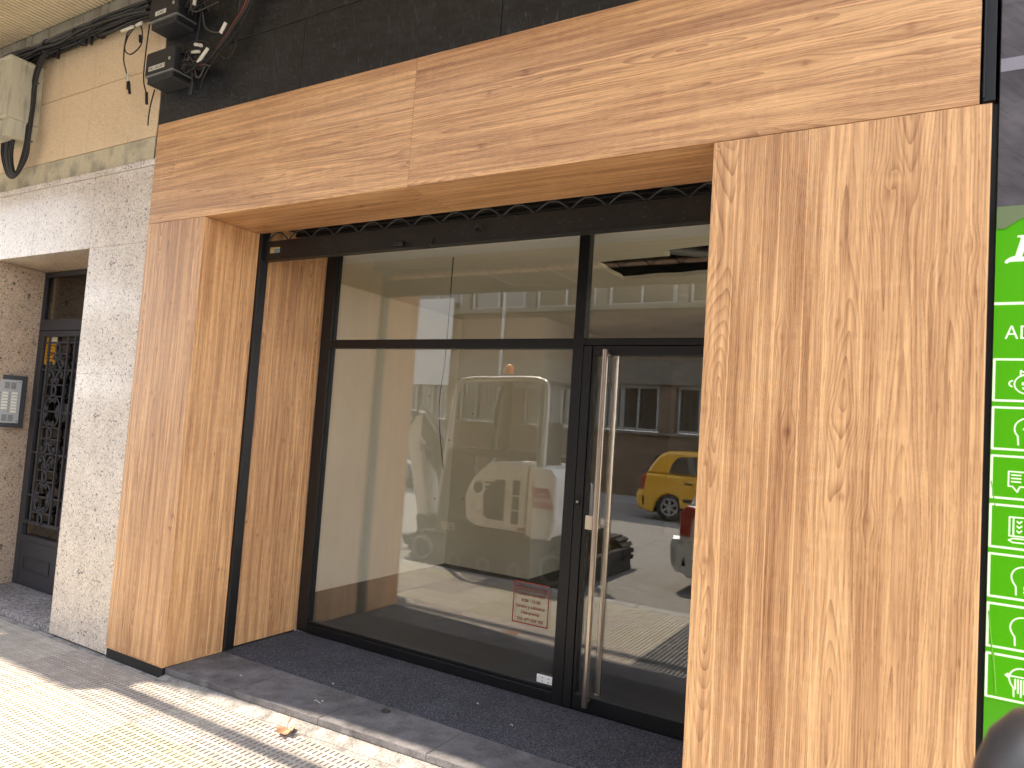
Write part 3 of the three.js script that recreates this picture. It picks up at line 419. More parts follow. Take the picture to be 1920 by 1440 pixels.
// ================================================================ entrance door of the apartment building
const ed = thing('iron_entrance_door', 'dark grey iron entrance door with scroll grille in the granite recess', 'door', [-1.4, 0.045, -0.44]);
{
  const z = -0.42, I = M.iron, bx = (n, x0, x1, y0, y1, d = 0.05, zz = z, m = I) => part(n, RB(x0, x1, y0, y1, zz - d, zz, 0.003, 1), m, ed);
  bx('frame_post', -2.098, -2.04, 0.046, 2.566); bx('frame_post', -0.72, -0.664, 0.046, 2.566); bx('frame_head', -2.039, -0.721, 2.53, 2.566); bx('frame_transom', -2.039, -0.721, 2.085, 2.175, 0.055);
  part('transom_pane', B(-2.039, -0.721, 2.176, 2.529, z - 0.03, z - 0.026), M.paneDark, ed);
  for (const [s0, s1] of [[-2.036, -1.39], [-1.386, -0.724]]) {
    bx('stile', s0, s0 + 0.055, 0.05, 2.08, 0.045, z + 0.004); bx('stile', s1 - 0.055, s1, 0.05, 2.08, 0.045, z + 0.004);
    bx('rail', s0 + 0.056, s1 - 0.056, 2.035, 2.08, 0.045, z + 0.004); bx('rail', s0 + 0.056, s1 - 0.056, 0.4, 0.44, 0.045, z + 0.004); bx('rail', s0 + 0.056, s1 - 0.056, 0.535, 0.56, 0.03, z + 0.01);
    const kp = bx('kick_panel', s0 + 0.056, s1 - 0.056, 0.05, 0.399, 0.03, z); part('moulding', [RB(s0 + 0.13, s1 - 0.13, 0.27, 0.278, z, z + 0.008, 0.002, 1), RB(s0 + 0.13, s1 - 0.13, 0.17, 0.178, z, z + 0.008, 0.002, 1), RB(s0 + 0.13, s0 + 0.138, 0.1785, 0.2695, z, z + 0.008, 0.002, 1), RB(s1 - 0.138, s1 - 0.13, 0.1785, 0.2695, z, z + 0.008, 0.002, 1)], I, kp);
    part('pane', B(s0 + 0.05, s1 - 0.05, 0.44, 2.035, z - 0.035, z - 0.03), M.paneDark, ed);
    const c = (s0 + s1) / 2 + 0.012, r = 0.0085, zz = z + 0.014;
    for (const dx of [-0.245, -0.145, 0.135, 0.235]) bx('bar', c + dx - 0.008, c + dx + 0.008, 0.56, 2.035, 0.016, zz + 0.004);
    for (const y of [1.985, 1.765, 1.435, 1.1, 0.76]) bx('cross_bar', s0 + 0.056, s1 - 0.056, y - 0.008, y + 0.008, 0.012, zz - 0.006);
    for (const y of [1.936, 1.6, 1.262, 0.922, 0.588]) part('ring', new THREE.TorusGeometry(0.036, r, 6, 20).scale(0.85, 1.1, 1).translate(c, y, zz), I, ed);
    const spiral = (cx, cy, R, a0, turns, dir, tail) => { const P = []; for (let i = 0; i <= 22; i++) { const t = i / 22, a = a0 + dir * t * turns * Math.PI * 2, q = R * (1 - 0.72 * t); P.push([cx + Math.cos(a) * q, cy + Math.sin(a) * q, zz]); } return tube([...(tail || []), ...P], r * 0.8, 44, 5); };
    [[1.77, 0], [1.432, 1], [1.094, 0], [0.76, 1]].forEach(([cy, kind]) => {
      bx('panel_bar', c - 0.13, c + 0.13, cy + 0.118, cy + 0.13, 0.014, zz); bx('panel_bar', c - 0.13, c + 0.13, cy - 0.13, cy - 0.118, 0.014, zz);
      for (const sx of [-1, 1]) for (const sy of [-1, 1]) {
        if (!kind) { part('scroll', spiral(c + sx * 0.035, cy + sy * 0.088, 0.026, Math.PI * (sx > 0 ? 1 : 0), 1.1, sx * sy > 0 ? -1 : 1, [[c + sx * 0.085, cy + sy * 0.005, zz], [c + sx * 0.03, cy + sy * 0.04, zz]]), I, ed); part('scroll', spiral(c + sx * 0.085, cy + sy * 0.045, 0.024, Math.PI * 0.5 * -sy, 1.0, sx * sy, [[c + sx * 0.012, cy + sy * 0.06, zz], [c + sx * 0.05, cy + sy * 0.012, zz]]), I, ed); }
        else { part('scroll', spiral(c + sx * 0.03, cy + sy * 0.086, 0.025, Math.PI * (sx > 0 ? 1 : 0), 1.0, sx * sy > 0 ? -1 : 1, [[c + sx * 0.115, cy, zz], [c + sx * 0.1, cy + sy * 0.065, zz], [c + sx * 0.05, cy + sy * 0.112, zz]]), I, ed); part('scroll', spiral(c + sx * 0.075, cy + sy * 0.026, 0.024, Math.PI * 0.5 * sy, 1.0, -sx * sy), I, ed); }
        part('rosette', new THREE.SphereGeometry(0.012, 8, 6).scale(1, 1, 0.6).translate(c + sx * (kind ? 0.075 : 0.085), cy + sy * (kind ? 0.026 : 0.045), zz), I, ed);
      }
    });
  }
}
solo('yellow_notice', (() => { const g = new THREE.PlaneGeometry(0.17, 0.26); g.translate(-1.89, 1.94, -0.446); return g; })(), std({ roughness: 0.6, map: canvasTex(170, 260, (x, w, h) => { x.fillStyle = '#e2a21c'; x.fillRect(0, 0, w, h); x.fillStyle = '#f4e9cf'; x.fillRect(70, 20, 90, 60); x.fillStyle = '#6d4a10'; for (let k = 0; k < 5; k++) x.fillRect(16, 104 + k * 26, 130 - (k % 2) * 30, 8); }) }), 'yellow printed notice behind the grille of the entrance door', 'notice');
solo('lobby', [B(-2.25, -0.62, 0.0, 0.04, -2.6, -0.62), B(-2.25, -0.6, 2.7, 2.8, -2.6, -0.5), B(-2.3, -2.2, 0, 2.7, -2.6, -0.62), B(-0.62, -0.52, 0, 2.7, -2.6, -1.0), B(-2.3, -0.5, 0, 2.8, -2.7, -2.6)], M.granitePink, 'granite lined lobby behind the iron entrance door', 'lobby', null, 'structure');

// intercom on the splayed cheek
{
  const g = thing('intercom_panel', 'grey metal intercom panel with rows of name buttons on the granite cheek', 'intercom', [-2.01, 1.5, -0.24]);
  const ang = Math.atan2(-0.448, -0.115), nrm = new THREE.Vector3(Math.cos(Math.atan2(-0.115, 0.448)), 0, Math.sin(Math.atan2(-0.115, 0.448)));
  const sub = (name, gg, mat, parent = g) => { const m = new THREE.Mesh(gg, mat); m.name = name; m.castShadow = m.receiveShadow = true; parent.add(m); return m; };
  g.rotation.y = Math.PI / 2 - 0.2517; g.position.set(-1.992, 1.4935, -0.215);
  const bxl = (x0, x1, y0, y1, z0, z1, r = 0.002) => { const q = new RoundedBoxGeometry(x1 - x0, y1 - y0, z1 - z0, 1, Math.min(r, (z1 - z0) / 2.1)); q.translate((x0 + x1) / 2, (y0 + y1) / 2, (z0 + z1) / 2); return q; };
  sub('surround', bxl(-0.24, 0.118, -0.205, 0.205, 0, 0.02), M.darkSteel); const f = sub('face_plate', bxl(-0.2, 0.083, -0.17, 0.17, 0.02, 0.026), M.alu);
  for (let col = 0; col < 4; col++) for (let row = 0; row < (col === 3 ? 7 : 6); row++) { const x = -0.165 + col * 0.062, y = 0.065 - row * 0.024; sub('name_button', bxl(x, x + 0.04, y - 0.009, y + 0.009, 0.026, 0.031), M.tag); sub('lamp_hole', new THREE.SphereGeometry(0.004, 6, 4).translate(x - 0.012, y, 0.026), M.blackMatt); }
  for (const y0 of [0.1, -0.155]) for (const x0 of [-0.03, 0.012, -0.13]) for (let k = 0; k < 7; k++) sub('speaker_slot', bxl(x0, x0 + 0.034, y0 + k * 0.0075, y0 + k * 0.0075 + 0.0034, 0.0255, 0.0268, 0.0005), M.blackMatt);
  for (const [x, y] of [[0.07, 0.155], [0.07, -0.155], [-0.187, 0.155], [-0.187, -0.155]]) sub('screw', new THREE.SphereGeometry(0.0045, 8, 5).translate(x, y, 0.026), M.blackMatt);
}
// ================================================================ cables and boxes at top left
{
  const jb = thing('junction_box', 'stained off-white utility box on the plaster wall at the left edge', 'utility box', [-1.9, 3.45, 0.08]);
  part('casing', RB(-2.3, -1.56, 3.56, 4.0, -0.03, 0.2, 0.012), M.boxGrey, jb); part('lower_cover', ext([[-2.28, 3.558], [-1.57, 3.558], [-1.6, 3.44], [-2.25, 3.44]], -0.03, 0.17, 0.004), M.boxGrey, jb); part('lid_rim', RB(-2.305, -1.555, 3.99, 4.015, -0.03, 0.21, 0.006), M.boxGrey, jb);
  part('sticker', B(-1.72, -1.69, 3.68, 3.71, 0.2005, 0.202), M.white, jb);
  const cb = thing('cable_bundle', 'thick bundle of black cables running under the overhang along the plaster wall', 'cables', [-1.3, 4.0, 0.06]);
  for (let k = 0; k < 22; k++) { const p = []; const oy = rr(-0.045, 0.05), oz = rr(0.0, 0.09), n = 10; for (let i = 0; i <= n; i++) { const t = i / n, x = -2.7 + t * 2.62; p.push([x, 4.105 - 0.015 * t + oy * (1 - 0.4 * Math.sin(t * 6 + k)) + rr(-0.016, 0.016), 0.012 + oz + rr(-0.01, 0.01)]); } part('cable', tube(p, rr(0.005, 0.013), 50, 6), k % 5 ? M.cable : M.cableGrey, cb); }
  for (const x of [-1.35, -0.95, -0.72]) part('tie', new THREE.TorusGeometry(0.06, 0.006, 5, 16).scale(0.9, 1, 1).rotateY(Math.PI / 2).translate(x, 4.09, 0.05), M.cable, cb);
  for (const [x, l] of [[-1.2, 0.07], [-0.85, 0.05], [-0.78, 0.06]]) part('connector', cyl([x, 4.04, 0.06], [x + 0.02, 4.04 - l, 0.07], 0.012, 8), M.cable, cb);
  const dl = thing('drop_cables', 'black cables dropping beside the utility box and looping back up into it', 'cables', [-1.6, 3.1, 0.06]);
  for (let k = 0; k < 6; k++) { const o = (k - 2.5) * 0.014, q = rr(-0.006, 0.006); part('cable', tube([[-1.2 + o, 4.11, 0.06 + q], [-1.42 + o, 4.05, 0.05], [-1.52 + o, 3.9, 0.045 + q], [-1.545 + o, 3.7, 0.04], [-1.535 + o, 3.45, 0.045 + q], [-1.545 + o, 3.3, 0.05], [-1.61, 3.19 - k * 0.004, 0.06], [-1.68 - o, 3.2 - k * 0.006, 0.07], [-1.75 - o * 2, 3.33, 0.08], [-1.76 - o * 2.6, 3.5, 0.08]], k === 0 ? 0.013 : 0.0075, 80, 7), k === 3 ? M.cableGrey : M.cable, dl); }
  for (const y of [3.86, 3.42]) part('clamp', cyl([-1.58, y, 0.03], [-1.44, y - 0.02, 0.06], 0.007, 6), M.cableGrey, dl);
  const txt = (s) => canvasTex(256, 48, (x, w, h) => { x.fillStyle = '#d8d5cc'; x.fillRect(0, 0, w, h); x.fillStyle = '#222'; x.font = 'bold 40px monospace'; x.textAlign = 'center'; x.fillText(s, w / 2, 38, w - 12); });
  const amp = (base, w, h, code, label, y0) => {
    const [bx, by] = base, a = thing('telecom_amplifier', label, 'amplifier', [bx + w / 2, by, 0.03], 'ribbed telecom boxes on the wall');
    part('casing', ext([[bx, by + 0.05], [bx, by + h - 0.03], [bx, by + h, bx + 0.02, by + h], [bx + w - 0.02, by + h], [bx + w, by + h, bx + w, by + h - 0.03], [bx + w, by + 0.05]], -0.028, 0.11, 0.006), std({ color: 0x26272a, roughness: 0.5 }), a);
    part('rim', RB(bx - 0.002, bx + w + 0.002, by + 0.046, by + 0.0515, -0.028, 0.113, 0.002, 1), M.alu, a); part('fin_base', RB(bx + 0.012, bx + w - 0.012, by + 0.02, by + 0.045, -0.028, 0.09, 0.002, 1), M.blackMatt, a);
    for (let k = 0; k < 20; k++) part('fin', RB(bx + 0.02 + k * (w - 0.045) / 19.5, bx + 0.026 + k * (w - 0.045) / 19.5, by + 0.004, by + 0.044, -0.028, 0.1, 0.001, 1), M.finGrey, a);
    part('code_plate', (() => { const g = new THREE.PlaneGeometry(w * (code.length > 7 ? 0.56 : 0.38), 0.03); g.translate(bx + w * 0.42, by + 0.09, 0.1125); return g; })(), std({ map: txt(code), roughness: 0.6 }), a);
    part('emblem', new THREE.TorusGeometry(0.008, 0.002, 5, 14).translate(bx + w * 0.84, by + h * 0.62, 0.111), M.tag, a);
    for (let k = 0; k < 4; k++) part('port', cyl([bx + w, by + 0.075 + k * 0.03, 0.03 + (k % 2) * 0.04], [bx + w + 0.05, by + 0.075 + k * 0.03, 0.03 + (k % 2) * 0.04], 0.011, 8), M.cable, a);
    return a;
  };
  amp([-0.02, 3.53], 0.29, 0.2, '082-003367', 'black ribbed telecom box, the lower of the two on the wall');
  amp([-0.035, 3.885], 0.29, 0.2, '0-8443', 'black ribbed telecom box, the upper of the two on the wall');
  const rc = thing('riser_cables', 'black and orange cables curving up from the lower telecom box over the black wall', 'cables', [0.6, 3.5, 0.06]);
  const mats = [M.cable, M.cable, M.cableOrange, M.cable, M.cableGrey, M.cable];
  for (let k = 0; k < 6; k++) part('cable', tube([[0.31, 3.62 + k * 0.016, 0.05], [0.4, 3.6 + k * 0.012, 0.07], [0.47 + k * 0.006, 3.56 + k * 0.01, 0.06], [0.56 + k * 0.008, 3.66, 0.05], [0.66 + k * 0.01, 3.77, 0.04], [0.76 + k * 0.014, 3.92, 0.03], [0.8 + k * 0.016, 4.2, 0.03]], k === 2 ? 0.005 : 0.0065, 60, 6), mats[k], rc);
  part('cable', tube([[0.31, 4.0, 0.06], [0.42, 3.93, 0.06], [0.46, 3.82, 0.05], [0.6, 3.77, 0.04], [0.72, 3.86, 0.03], [0.73, 4.1, 0.03]], 0.005, 40), M.cableGrey, rc);
  part('cable', tube([[0.42, 4.08, 0.06], [0.425, 3.8, 0.07], [0.405, 3.6, 0.07], [0.38, 3.47, 0.05]], 0.006, 30), M.cable, rc);
  for (let k = 0; k < 5; k++) part('cable', tube([[0.31, 3.6 + k * 0.022, 0.06], [0.36, 3.63 + rr(-0.05, 0.05), 0.09], [0.42, 3.62 + rr(-0.06, 0.06), 0.08], [0.46, 3.58, 0.06]], 0.005, 24), M.cable, rc);
  for (const [a, b] of [[[0.4, 3.665, 0.085], [0.47, 3.655, 0.085]], [[0.47, 3.585, 0.085], [0.545, 3.66, 0.08]], [[0.62, 3.745, 0.06], [0.66, 3.8, 0.06]], [[0.42, 3.71, 0.08], [0.48, 3.69, 0.08]]]) part('cable_tag', cyl(a, b, 0.011, 6), M.tag, rc);
  part('connector', cyl([0.385, 3.5, 0.05], [0.375, 3.42, 0.05], 0.012, 8), M.cable, rc);
  part('cable', tube([[0.375, 3.42, 0.05], [0.4, 3.405, 0.03], [0.46, 3.405, 0.01]], 0.003, 12), M.cable, rc);
  const ul = thing('upper_box_leads', 'tangle of leads and white tags at the right of the upper telecom box', 'cables', [0.38, 3.9, 0.05]);
  for (let k = 0; k < 6; k++) part('cable', tube([[0.28, 3.95 + k * 0.02, 0.05], [0.33, 3.96 + rr(-0.04, 0.04), 0.08], [0.38, 3.98 + rr(-0.04, 0.04), 0.08], [0.45, 4.05 + k * 0.012, 0.05], [0.62, 4.16 + k * 0.01, 0.03]], 0.006, 24), M.cable, ul);
  for (const [a, b] of [[[0.36, 4.0, 0.1], [0.43, 4.02, 0.1]], [[0.4, 3.95, 0.1], [0.41, 4.02, 0.1]], [[0.42, 3.99, 0.1], [0.49, 4.0, 0.1]]]) part('cable_tag', cyl(a, b, 0.011, 6), M.tag, ul);
  for (let k = 0; k < 16; k++) { const y = k < 9 ? 3.62 : 3.98; part('cable', tube([[0.3, y + rr(-0.05, 0.05), rr(0.03, 0.1)], [0.36 + rr(-0.02, 0.03), y + rr(-0.1, 0.08), rr(0.06, 0.13)], [0.42 + rr(-0.04, 0.05), y + rr(-0.12, 0.08), rr(0.05, 0.12)], [0.5 + rr(-0.05, 0.08), y + rr(-0.08, 0.08), 0.05]], rr(0.003, 0.006), 20, 5), k % 4 ? M.cable : M.cableGrey, k < 9 ? rc : ul); }
  part('cable', tube([[0.62, 4.2, 0.04], [0.66, 3.95, 0.03], [0.7, 3.8, 0.03], [0.71, 3.65, 0.02], [0.66, 3.62, 0.02]], 0.004, 30), M.cable, rc); part('cable', tube([[0.9, 4.2, 0.03], [0.86, 3.95, 0.03], [0.74, 3.76, 0.03], [0.6, 3.64, 0.04], [0.5, 3.53, 0.05], [0.45, 3.45, 0.04]], 0.005, 40), M.cable, rc);
  part('cable', tube([[0.3, 3.68, 0.06], [0.38, 3.73, 0.08], [0.5, 3.72, 0.07], [0.57, 3.66, 0.06], [0.66, 3.6, 0.03], [0.72, 3.68, 0.02], [0.72, 3.8, 0.02]], 0.0035, 40), M.cable, rc);
  const hang = (pts, label, tags, conn) => { const t = thing('hanging_lead', label, 'cable', pts[pts.length - 1], 'leads hanging over the plaster wall'); part('cable', tube(pts, 0.0045, 50), M.cable, t); for (const [a, b] of tags) part('cable_tag', cyl(a, b, 0.01, 6), M.tag, t); if (conn) part('connector', cyl(conn[0], conn[1], 0.009, 8), M.cable, t); };
  hang([[-0.26, 4.0, 0.06], [-0.37, 3.97, 0.05], [-0.4, 3.82, 0.04], [-0.36, 3.7, 0.03], [-0.34, 3.6, 0.03]], 'thin black lead with a connector hanging straight down the plaster', [[[-0.34, 3.7, 0.035], [-0.33, 3.65, 0.035]]], [[-0.33, 3.65, 0.03], [-0.305, 3.565, 0.03]]);
  hang([[-0.26, 4.0, 0.06], [-0.36, 3.95, 0.05], [-0.38, 3.87, 0.05], [-0.3, 3.82, 0.05], [-0.2, 3.86, 0.05], [-0.2, 3.95, 0.05], [-0.24, 4.02, 0.05]], 'thin black lead coiled in a loop left of the telecom boxes', [[[-0.4, 3.99, 0.07], [-0.27, 3.99, 0.07]], [[-0.22, 3.98, 0.08], [-0.16, 3.985, 0.08]]], [[-0.22, 3.93, 0.05], [-0.21, 3.88, 0.05]]);
  hang([[-0.12, 4.08, 0.05], [-0.135, 3.8, 0.05], [-0.13, 3.62, 0.05], [-0.1, 3.52, 0.04]], 'thicker black lead dropping behind the lower telecom box', [], [[-0.1, 3.53, 0.04], [-0.085, 3.45, 0.04]]);
  hang([[-0.03, 3.54, 0.03], [-0.07, 3.47, 0.02], [-0.1, 3.39, 0.01], [-0.115, 3.33, 0.0]], 'short stray wire end below the lower telecom box', [], null);
}
// ================================================================ right edge: slate, rail, tape, green poster
const sw = thing('slate_wall', 'dark grey slate wall at the right edge beyond the wood', 'wall', [4.9, 0, -0.1]);
for (const [a, b] of [[0.02, 1.4], [1.402, 2.797], [2.799, 4.26]]) part('slate_panel', RB(4.43, 5.6, a, b, -0.2, -0.022, 0.002, 1), M.slate, sw);
for (const [a, b] of [[0.02, 1.4], [1.402, 2.797], [2.799, 4.26]]) part('slate_panel', RB(5.602, 6.9, a, b, -0.2, -0.022, 0.002, 1), M.slate, sw);
solo('black_steel_channel', [RB(4.384, 4.3895, 2.69, 4.26, -0.03, 0.004, 0.0015, 1), RB(4.39, 4.418, 2.69, 4.26, -0.03, -0.012, 0.0015, 1), RB(4.385, 4.418, 2.681, 2.689, -0.03, 0.0, 0.001, 1)], M.black, 'black steel channel at the right end of the wooden header', 'channel');
solo('black_joint_strip', B(4.4112, 4.4285, 0.03, 2.679, -0.1, -0.03), M.blackMatt, 'black gap strip between the wood panel and the green poster', 'strip');
solo('grey_tape', RB(4.431, 4.7, 2.777, 2.82, -0.0215, -0.0205, 0.0004, 1), phys({ color: 0x8d8790, roughness: 0.35 }), 'strip of grey tape stuck on the slate wall', 'tape');
{
  const w = 0.62, x0 = 4.43, y1 = 2.337, y0 = 0.845;
  const map = canvasTex(640, 1540, (x, W, H) => {
    const s = W / w, X = m => (m - x0) * s, Y = m => (y1 - m) * s; x.fillStyle = '#4ea800'; x.fillRect(0, 0, W, H);
    x.strokeStyle = '#f4ffe0'; x.fillStyle = '#f4ffe0'; x.lineCap = 'round'; x.lineJoin = 'round'; x.lineWidth = 9;
    x.beginPath(); x.moveTo(0, Y(2.035)); x.lineTo(W, Y(2.035)); x.stroke();
    x.font = 'italic bold 118px serif'; x.fillText('L', X(4.462), Y(2.165)); x.lineWidth = 11; x.beginPath(); x.moveTo(X(4.459), Y(2.165)); x.quadraticCurveTo(X(4.48), Y(2.19), X(4.52), Y(2.163)); x.stroke();
    x.font = '58px sans-serif'; x.fillText('AD', X(4.4585), Y(1.925));
    const bw = 0.17, bh = 0.138;
    for (let k = 0; k < 7; k++) {
      const by = 1.862 - k * 0.1475, cx = X(4.432 + bw / 2 + 0.004), cy = Y(by - bh / 2), u = s / 100; x.lineWidth = 7; x.strokeRect(X(4.434), Y(by), bw * s, (bh - 0.012) * s); x.lineWidth = 4.5;
      const arc = (ax, ay, r, a0 = 0, a1 = 7) => { x.beginPath(); x.arc(cx + ax * u, cy + ay * u, r * u, a0, a1); x.stroke(); }, ln = (...p) => { x.beginPath(); x.moveTo(cx + p[0] * u, cy + p[1] * u); for (let i = 2; i < p.length; i += 2) x.lineTo(cx + p[i] * u, cy + p[i + 1] * u); x.stroke(); };
      if (k === 0) { x.beginPath(); x.ellipse(cx, cy + 0.6 * u, 3.5 * u, 3 * u, 0, 0, 7); x.stroke(); arc(-3.9, 0.5, 0.9, 1.8, 4.6); arc(3.9, 0.5, 0.9, -1.5, 1.4); arc(0, 0.9, 1.6, 0.5, 2.6); x.fillRect(cx - 1.7 * u, cy, 6, 10); x.fillRect(cx + 1.4 * u, cy, 6, 10); ln(-0.5, -2.6, -2, -3.5, -2, -1.8, -0.5, -2.6, 1.5, -3.5, 1.5, -1.8, -0.5, -2.6); arc(-0.2, -1.7, 0.7); }
      else if (k === 1) { arc(0, -0.6, 3.2, 2.4, 6.9); ln(-2.4, 1.5, -2.2, 4.2); ln(2.4, 1.5, 2.2, 4.2); ln(0, 2.4, 0, -1.6, -1, -0.5); ln(0, -1.6, 1, -0.5); }
      else if (k === 2) { ln(-4.4, -2.4, 1, -2.4, 1, 2, -1.6, 2, -2.2, 3.6, -3.4, 2, -4.4, 2, -4.4, -2.4); for (let q = 0; q < 3; q++) ln(-3.6, -1.4 + q, -1.4, -1.4 + q); arc(2.6, -1.2, 1.9); ln(1.4, 0.6, 0.6, 1.6, 1.6, 1.8); }
      else if (k === 3) { x.strokeRect(cx - 3.9 * u, cy - 3.6 * u, 7.4 * u, 5.6 * u); ln(-2.9, -3.6, -2.9, 2); for (let q = 0; q < 3; q++) { ln(-2, -2.4 + q * 1.4, -1.5, -1.9 + q * 1.4, -0.9, -2.5 + q * 1.4); ln(0, -2.2 + q * 1.4, 2.6, -2.2 + q * 1.4); } ln(-4, 3.3, -3, 2.7, 2.6, 2.7, 2.6, 3.9, -3, 3.9, -4, 3.3); }
      else { arc(0, -0.8, 3.1, 2.7, 6.7); ln(-2.8, 0.6, -2, 2, -1.9, 4.4); ln(2.8, 0.6, 2, 2, 1.9, 4.4); if (k === 4) { arc(1, 2.2, 0.9); arc(1, 2.2, 0.4); ln(0, 3.4, 2.2, 3.4); ln(0.3, 3.4, 0.3, 4.4); } else if (k === 5) { ln(0.6, 3.2, 1.8, 3.2); ln(1.2, 3.2, 1.2, 4.5); } else { ln(-4, -1.4, 2.6, -1.4); ln(-3.4, -1.9, -4, -1.4, -3.4, -0.9); for (let q = 0; q < 5; q++) ln(-1.6 + q * 0.7, -0.6, -1.6 + q * 0.7, 4.2 - Math.abs(q - 2)); } }
    }
  });
  const gs = thing('green_poster', 'bright green plastic poster with white line icons at the right edge', 'poster', [4.74, 0.3, -0.015]);
  const sheet = (nm, x0, x1, y0, y1, z, mat) => { const nx = 14, ny = 30, g = new THREE.PlaneGeometry(x1 - x0, y1 - y0, nx, ny); const p = g.attributes.position; for (let i = 0; i < p.count; i++) { const X = p.getX(i), Y = p.getY(i); p.setZ(i, 0.0022 * (fbm(X * 7 + 3, Y * 4 + 9, 77, 3) - 0.5)); } g.translate((x0 + x1) / 2, (y0 + y1) / 2, z); g.computeVertexNormals(); return part(nm, g, mat, gs); };
  sheet('printed_sheet', x0, x0 + w, y0, y1, -0.0165, phys({ map, roughness: 0.45, specularIntensity: 0.4, bumpMap: plasterBump, bumpScale: 0.0006 }));
  sheet('plain_sheet', x0, x0 + w, 0.1, y0 + 0.02, -0.0195, phys({ color: 0x4ca200, roughness: 0.3, clearcoat: 0.5, clearcoatRoughness: 0.1 }));
  part('clear_tape', (() => { const s = new THREE.Shape(); [[4.431, 2.34], [4.52, 2.34], [4.515, 2.31], [4.475, 2.286], [4.45, 2.268], [4.431, 2.27]].forEach((p, i) => i ? s.lineTo(...p) : s.moveTo(...p)); const g = new THREE.ExtrudeGeometry(s, { depth: 0.0004, bevelEnabled: false }); g.translate(0, 0, -0.0135); return uvm(g); })(), phys({ color: 0x6f7c58, roughness: 0.3, clearcoat: 0.6 }), gs, 'torn strip of clear tape');
  for (const [a, b, r] of [[[4.436, 1.1], [4.452, 0.93], 0.006], [[4.45, 0.98], [4.458, 0.86], 0.008], [[4.434, 1.49], [4.446, 1.41], 0.004]]) part('crease', cyl([a[0], a[1], -0.0165], [b[0], b[1], -0.0165], r * 0.35, 6), phys({ color: 0x62b41c, roughness: 0.25, clearcoat: 0.6 }), gs);
}
// rounded black post close to the camera, standing by the kerb
{
  const p = thing('black_post', 'black round topped post close to the camera at the bottom right corner', 'post', [4.392, 0, 1.665]);
  const L = [[0.0, 1.3], [0.02, 1.298], [0.045, 1.287], [0.064, 1.263], [0.077, 1.225], [0.081, 1.18], [0.081, 1.1], [0.075, 1.09], [0.075, 0.05], [0.1, 0.045], [0.1, 0.0]];
  part('shaft', new THREE.LatheGeometry(L.map(q => new THREE.Vector2(...q)).reverse(), 40).translate(4.392, 0, 1.665), phys({ color: 0x1a1a1e, roughness: 0.38 }), p);
  part('collar', new THREE.TorusGeometry(0.081, 0.008, 8, 40).rotateX(Math.PI / 2).translate(4.392, 1.17, 1.665), phys({ color: 0x26262c, roughness: 0.3 }), p);
}
// dry leaf on the tiles, wood shavings on mat and step
{
  const lf = thing('dry_leaf', 'dry brown curled leaf lying on the paving tiles by the step', 'leaf', [1.62, 0.0, 0.05]);
  const s = new THREE.Shape(), out = [[0, -0.045], [0.03, -0.05], [0.05, -0.028], [0.034, -0.012], [0.062, 0.012], [0.04, 0.022], [0.045, 0.05], [0.018, 0.038], [0, 0.075], [-0.018, 0.038], [-0.045, 0.05], [-0.04, 0.022], [-0.062, 0.012], [-0.034, -0.012], [-0.05, -0.028], [-0.03, -0.05]];
  out.forEach((q, i) => i ? s.lineTo(...q) : s.moveTo(...q)); const bl = new THREE.ExtrudeGeometry(s, { depth: 0.0008, bevelEnabled: false, curveSegments: 2, steps: 1 });
  let g = bl.index ? bl.toNonIndexed() : bl; const P = []; const pa = g.attributes.position; // split the faces so that the blade can curl
  const v = i => new THREE.Vector3().fromBufferAttribute(pa, i), split = (a, b, c, n) => { if (!n) { P.push(...a, ...b, ...c); return; } const ab = a.clone().lerp(b, 0.5), bc = b.clone().lerp(c, 0.5), ca = c.clone().lerp(a, 0.5); split(a, ab, ca, n - 1); split(ab, b, bc, n - 1); split(ca, bc, c, n - 1); split(ab, bc, ca, n - 1); };
  for (let i = 0; i < pa.count; i += 3) split(v(i), v(i + 1), v(i + 2), 3);
  const g2 = new THREE.BufferGeometry(); const Q = new Float32Array(P.length); for (let i = 0; i < P.length; i += 3) { const X = P[i], Y = P[i + 1], Z = P[i + 2]; Q[i] = X * 0.85; Q[i + 1] = 0.006 + 9 * X * X + 5 * Math.max(0, Y) * Math.abs(Y) + 0.004 * Math.sin(X * 120 + Y * 60) + Z; Q[i + 2] = Y; }
  g2.setAttribute('position', new THREE.BufferAttribute(Q, 3)); g2.rotateY(0.6); g2.translate(1.62, 0.003, 0.05); g2.computeVertexNormals(); part('blade', uvm(g2), std({ color: 0xac8164, roughness: 0.8, side: THREE.DoubleSide }), lf);
  part('stalk', tube([[1.6, 0.012, 0.02], [1.585, 0.03, -0.0], [1.59, 0.06, -0.02]], 0.0018, 12), std({ color: 0x7a4a2a, roughness: 0.8 }), lf);
  const chips = [[0.97, 0.0612, -0.2], [1.45, 0.068, -0.43], [2.22, 0.068, -0.72], [1.54, 0.0612, -0.21], [1.57, 0.0612, -0.23], [2.5, 0.068, -0.6]];
  chips.forEach(([x, y, z], i) => solo('wood_shaving', tube([[x, y + 0.002, z], [x + 0.008, y + 0.006, z - 0.004], [x + (i === 3 ? 0.05 : 0.016), y + 0.002, z + 0.004]], 0.0017, 8, 5), std({ color: 0xd2c8b4, roughness: 0.8 }), ['pale crumb on the step near the left pillar', 'pale crumb on the front edge of the mat', 'pale shaving on the mat before the window frame', 'curved white shaving on the middle step slab', 'small white shaving beside the curved one on the step', 'grey shaving on the mat near the glass door'][i], 'shaving', 'shavings on step and mat'));
}
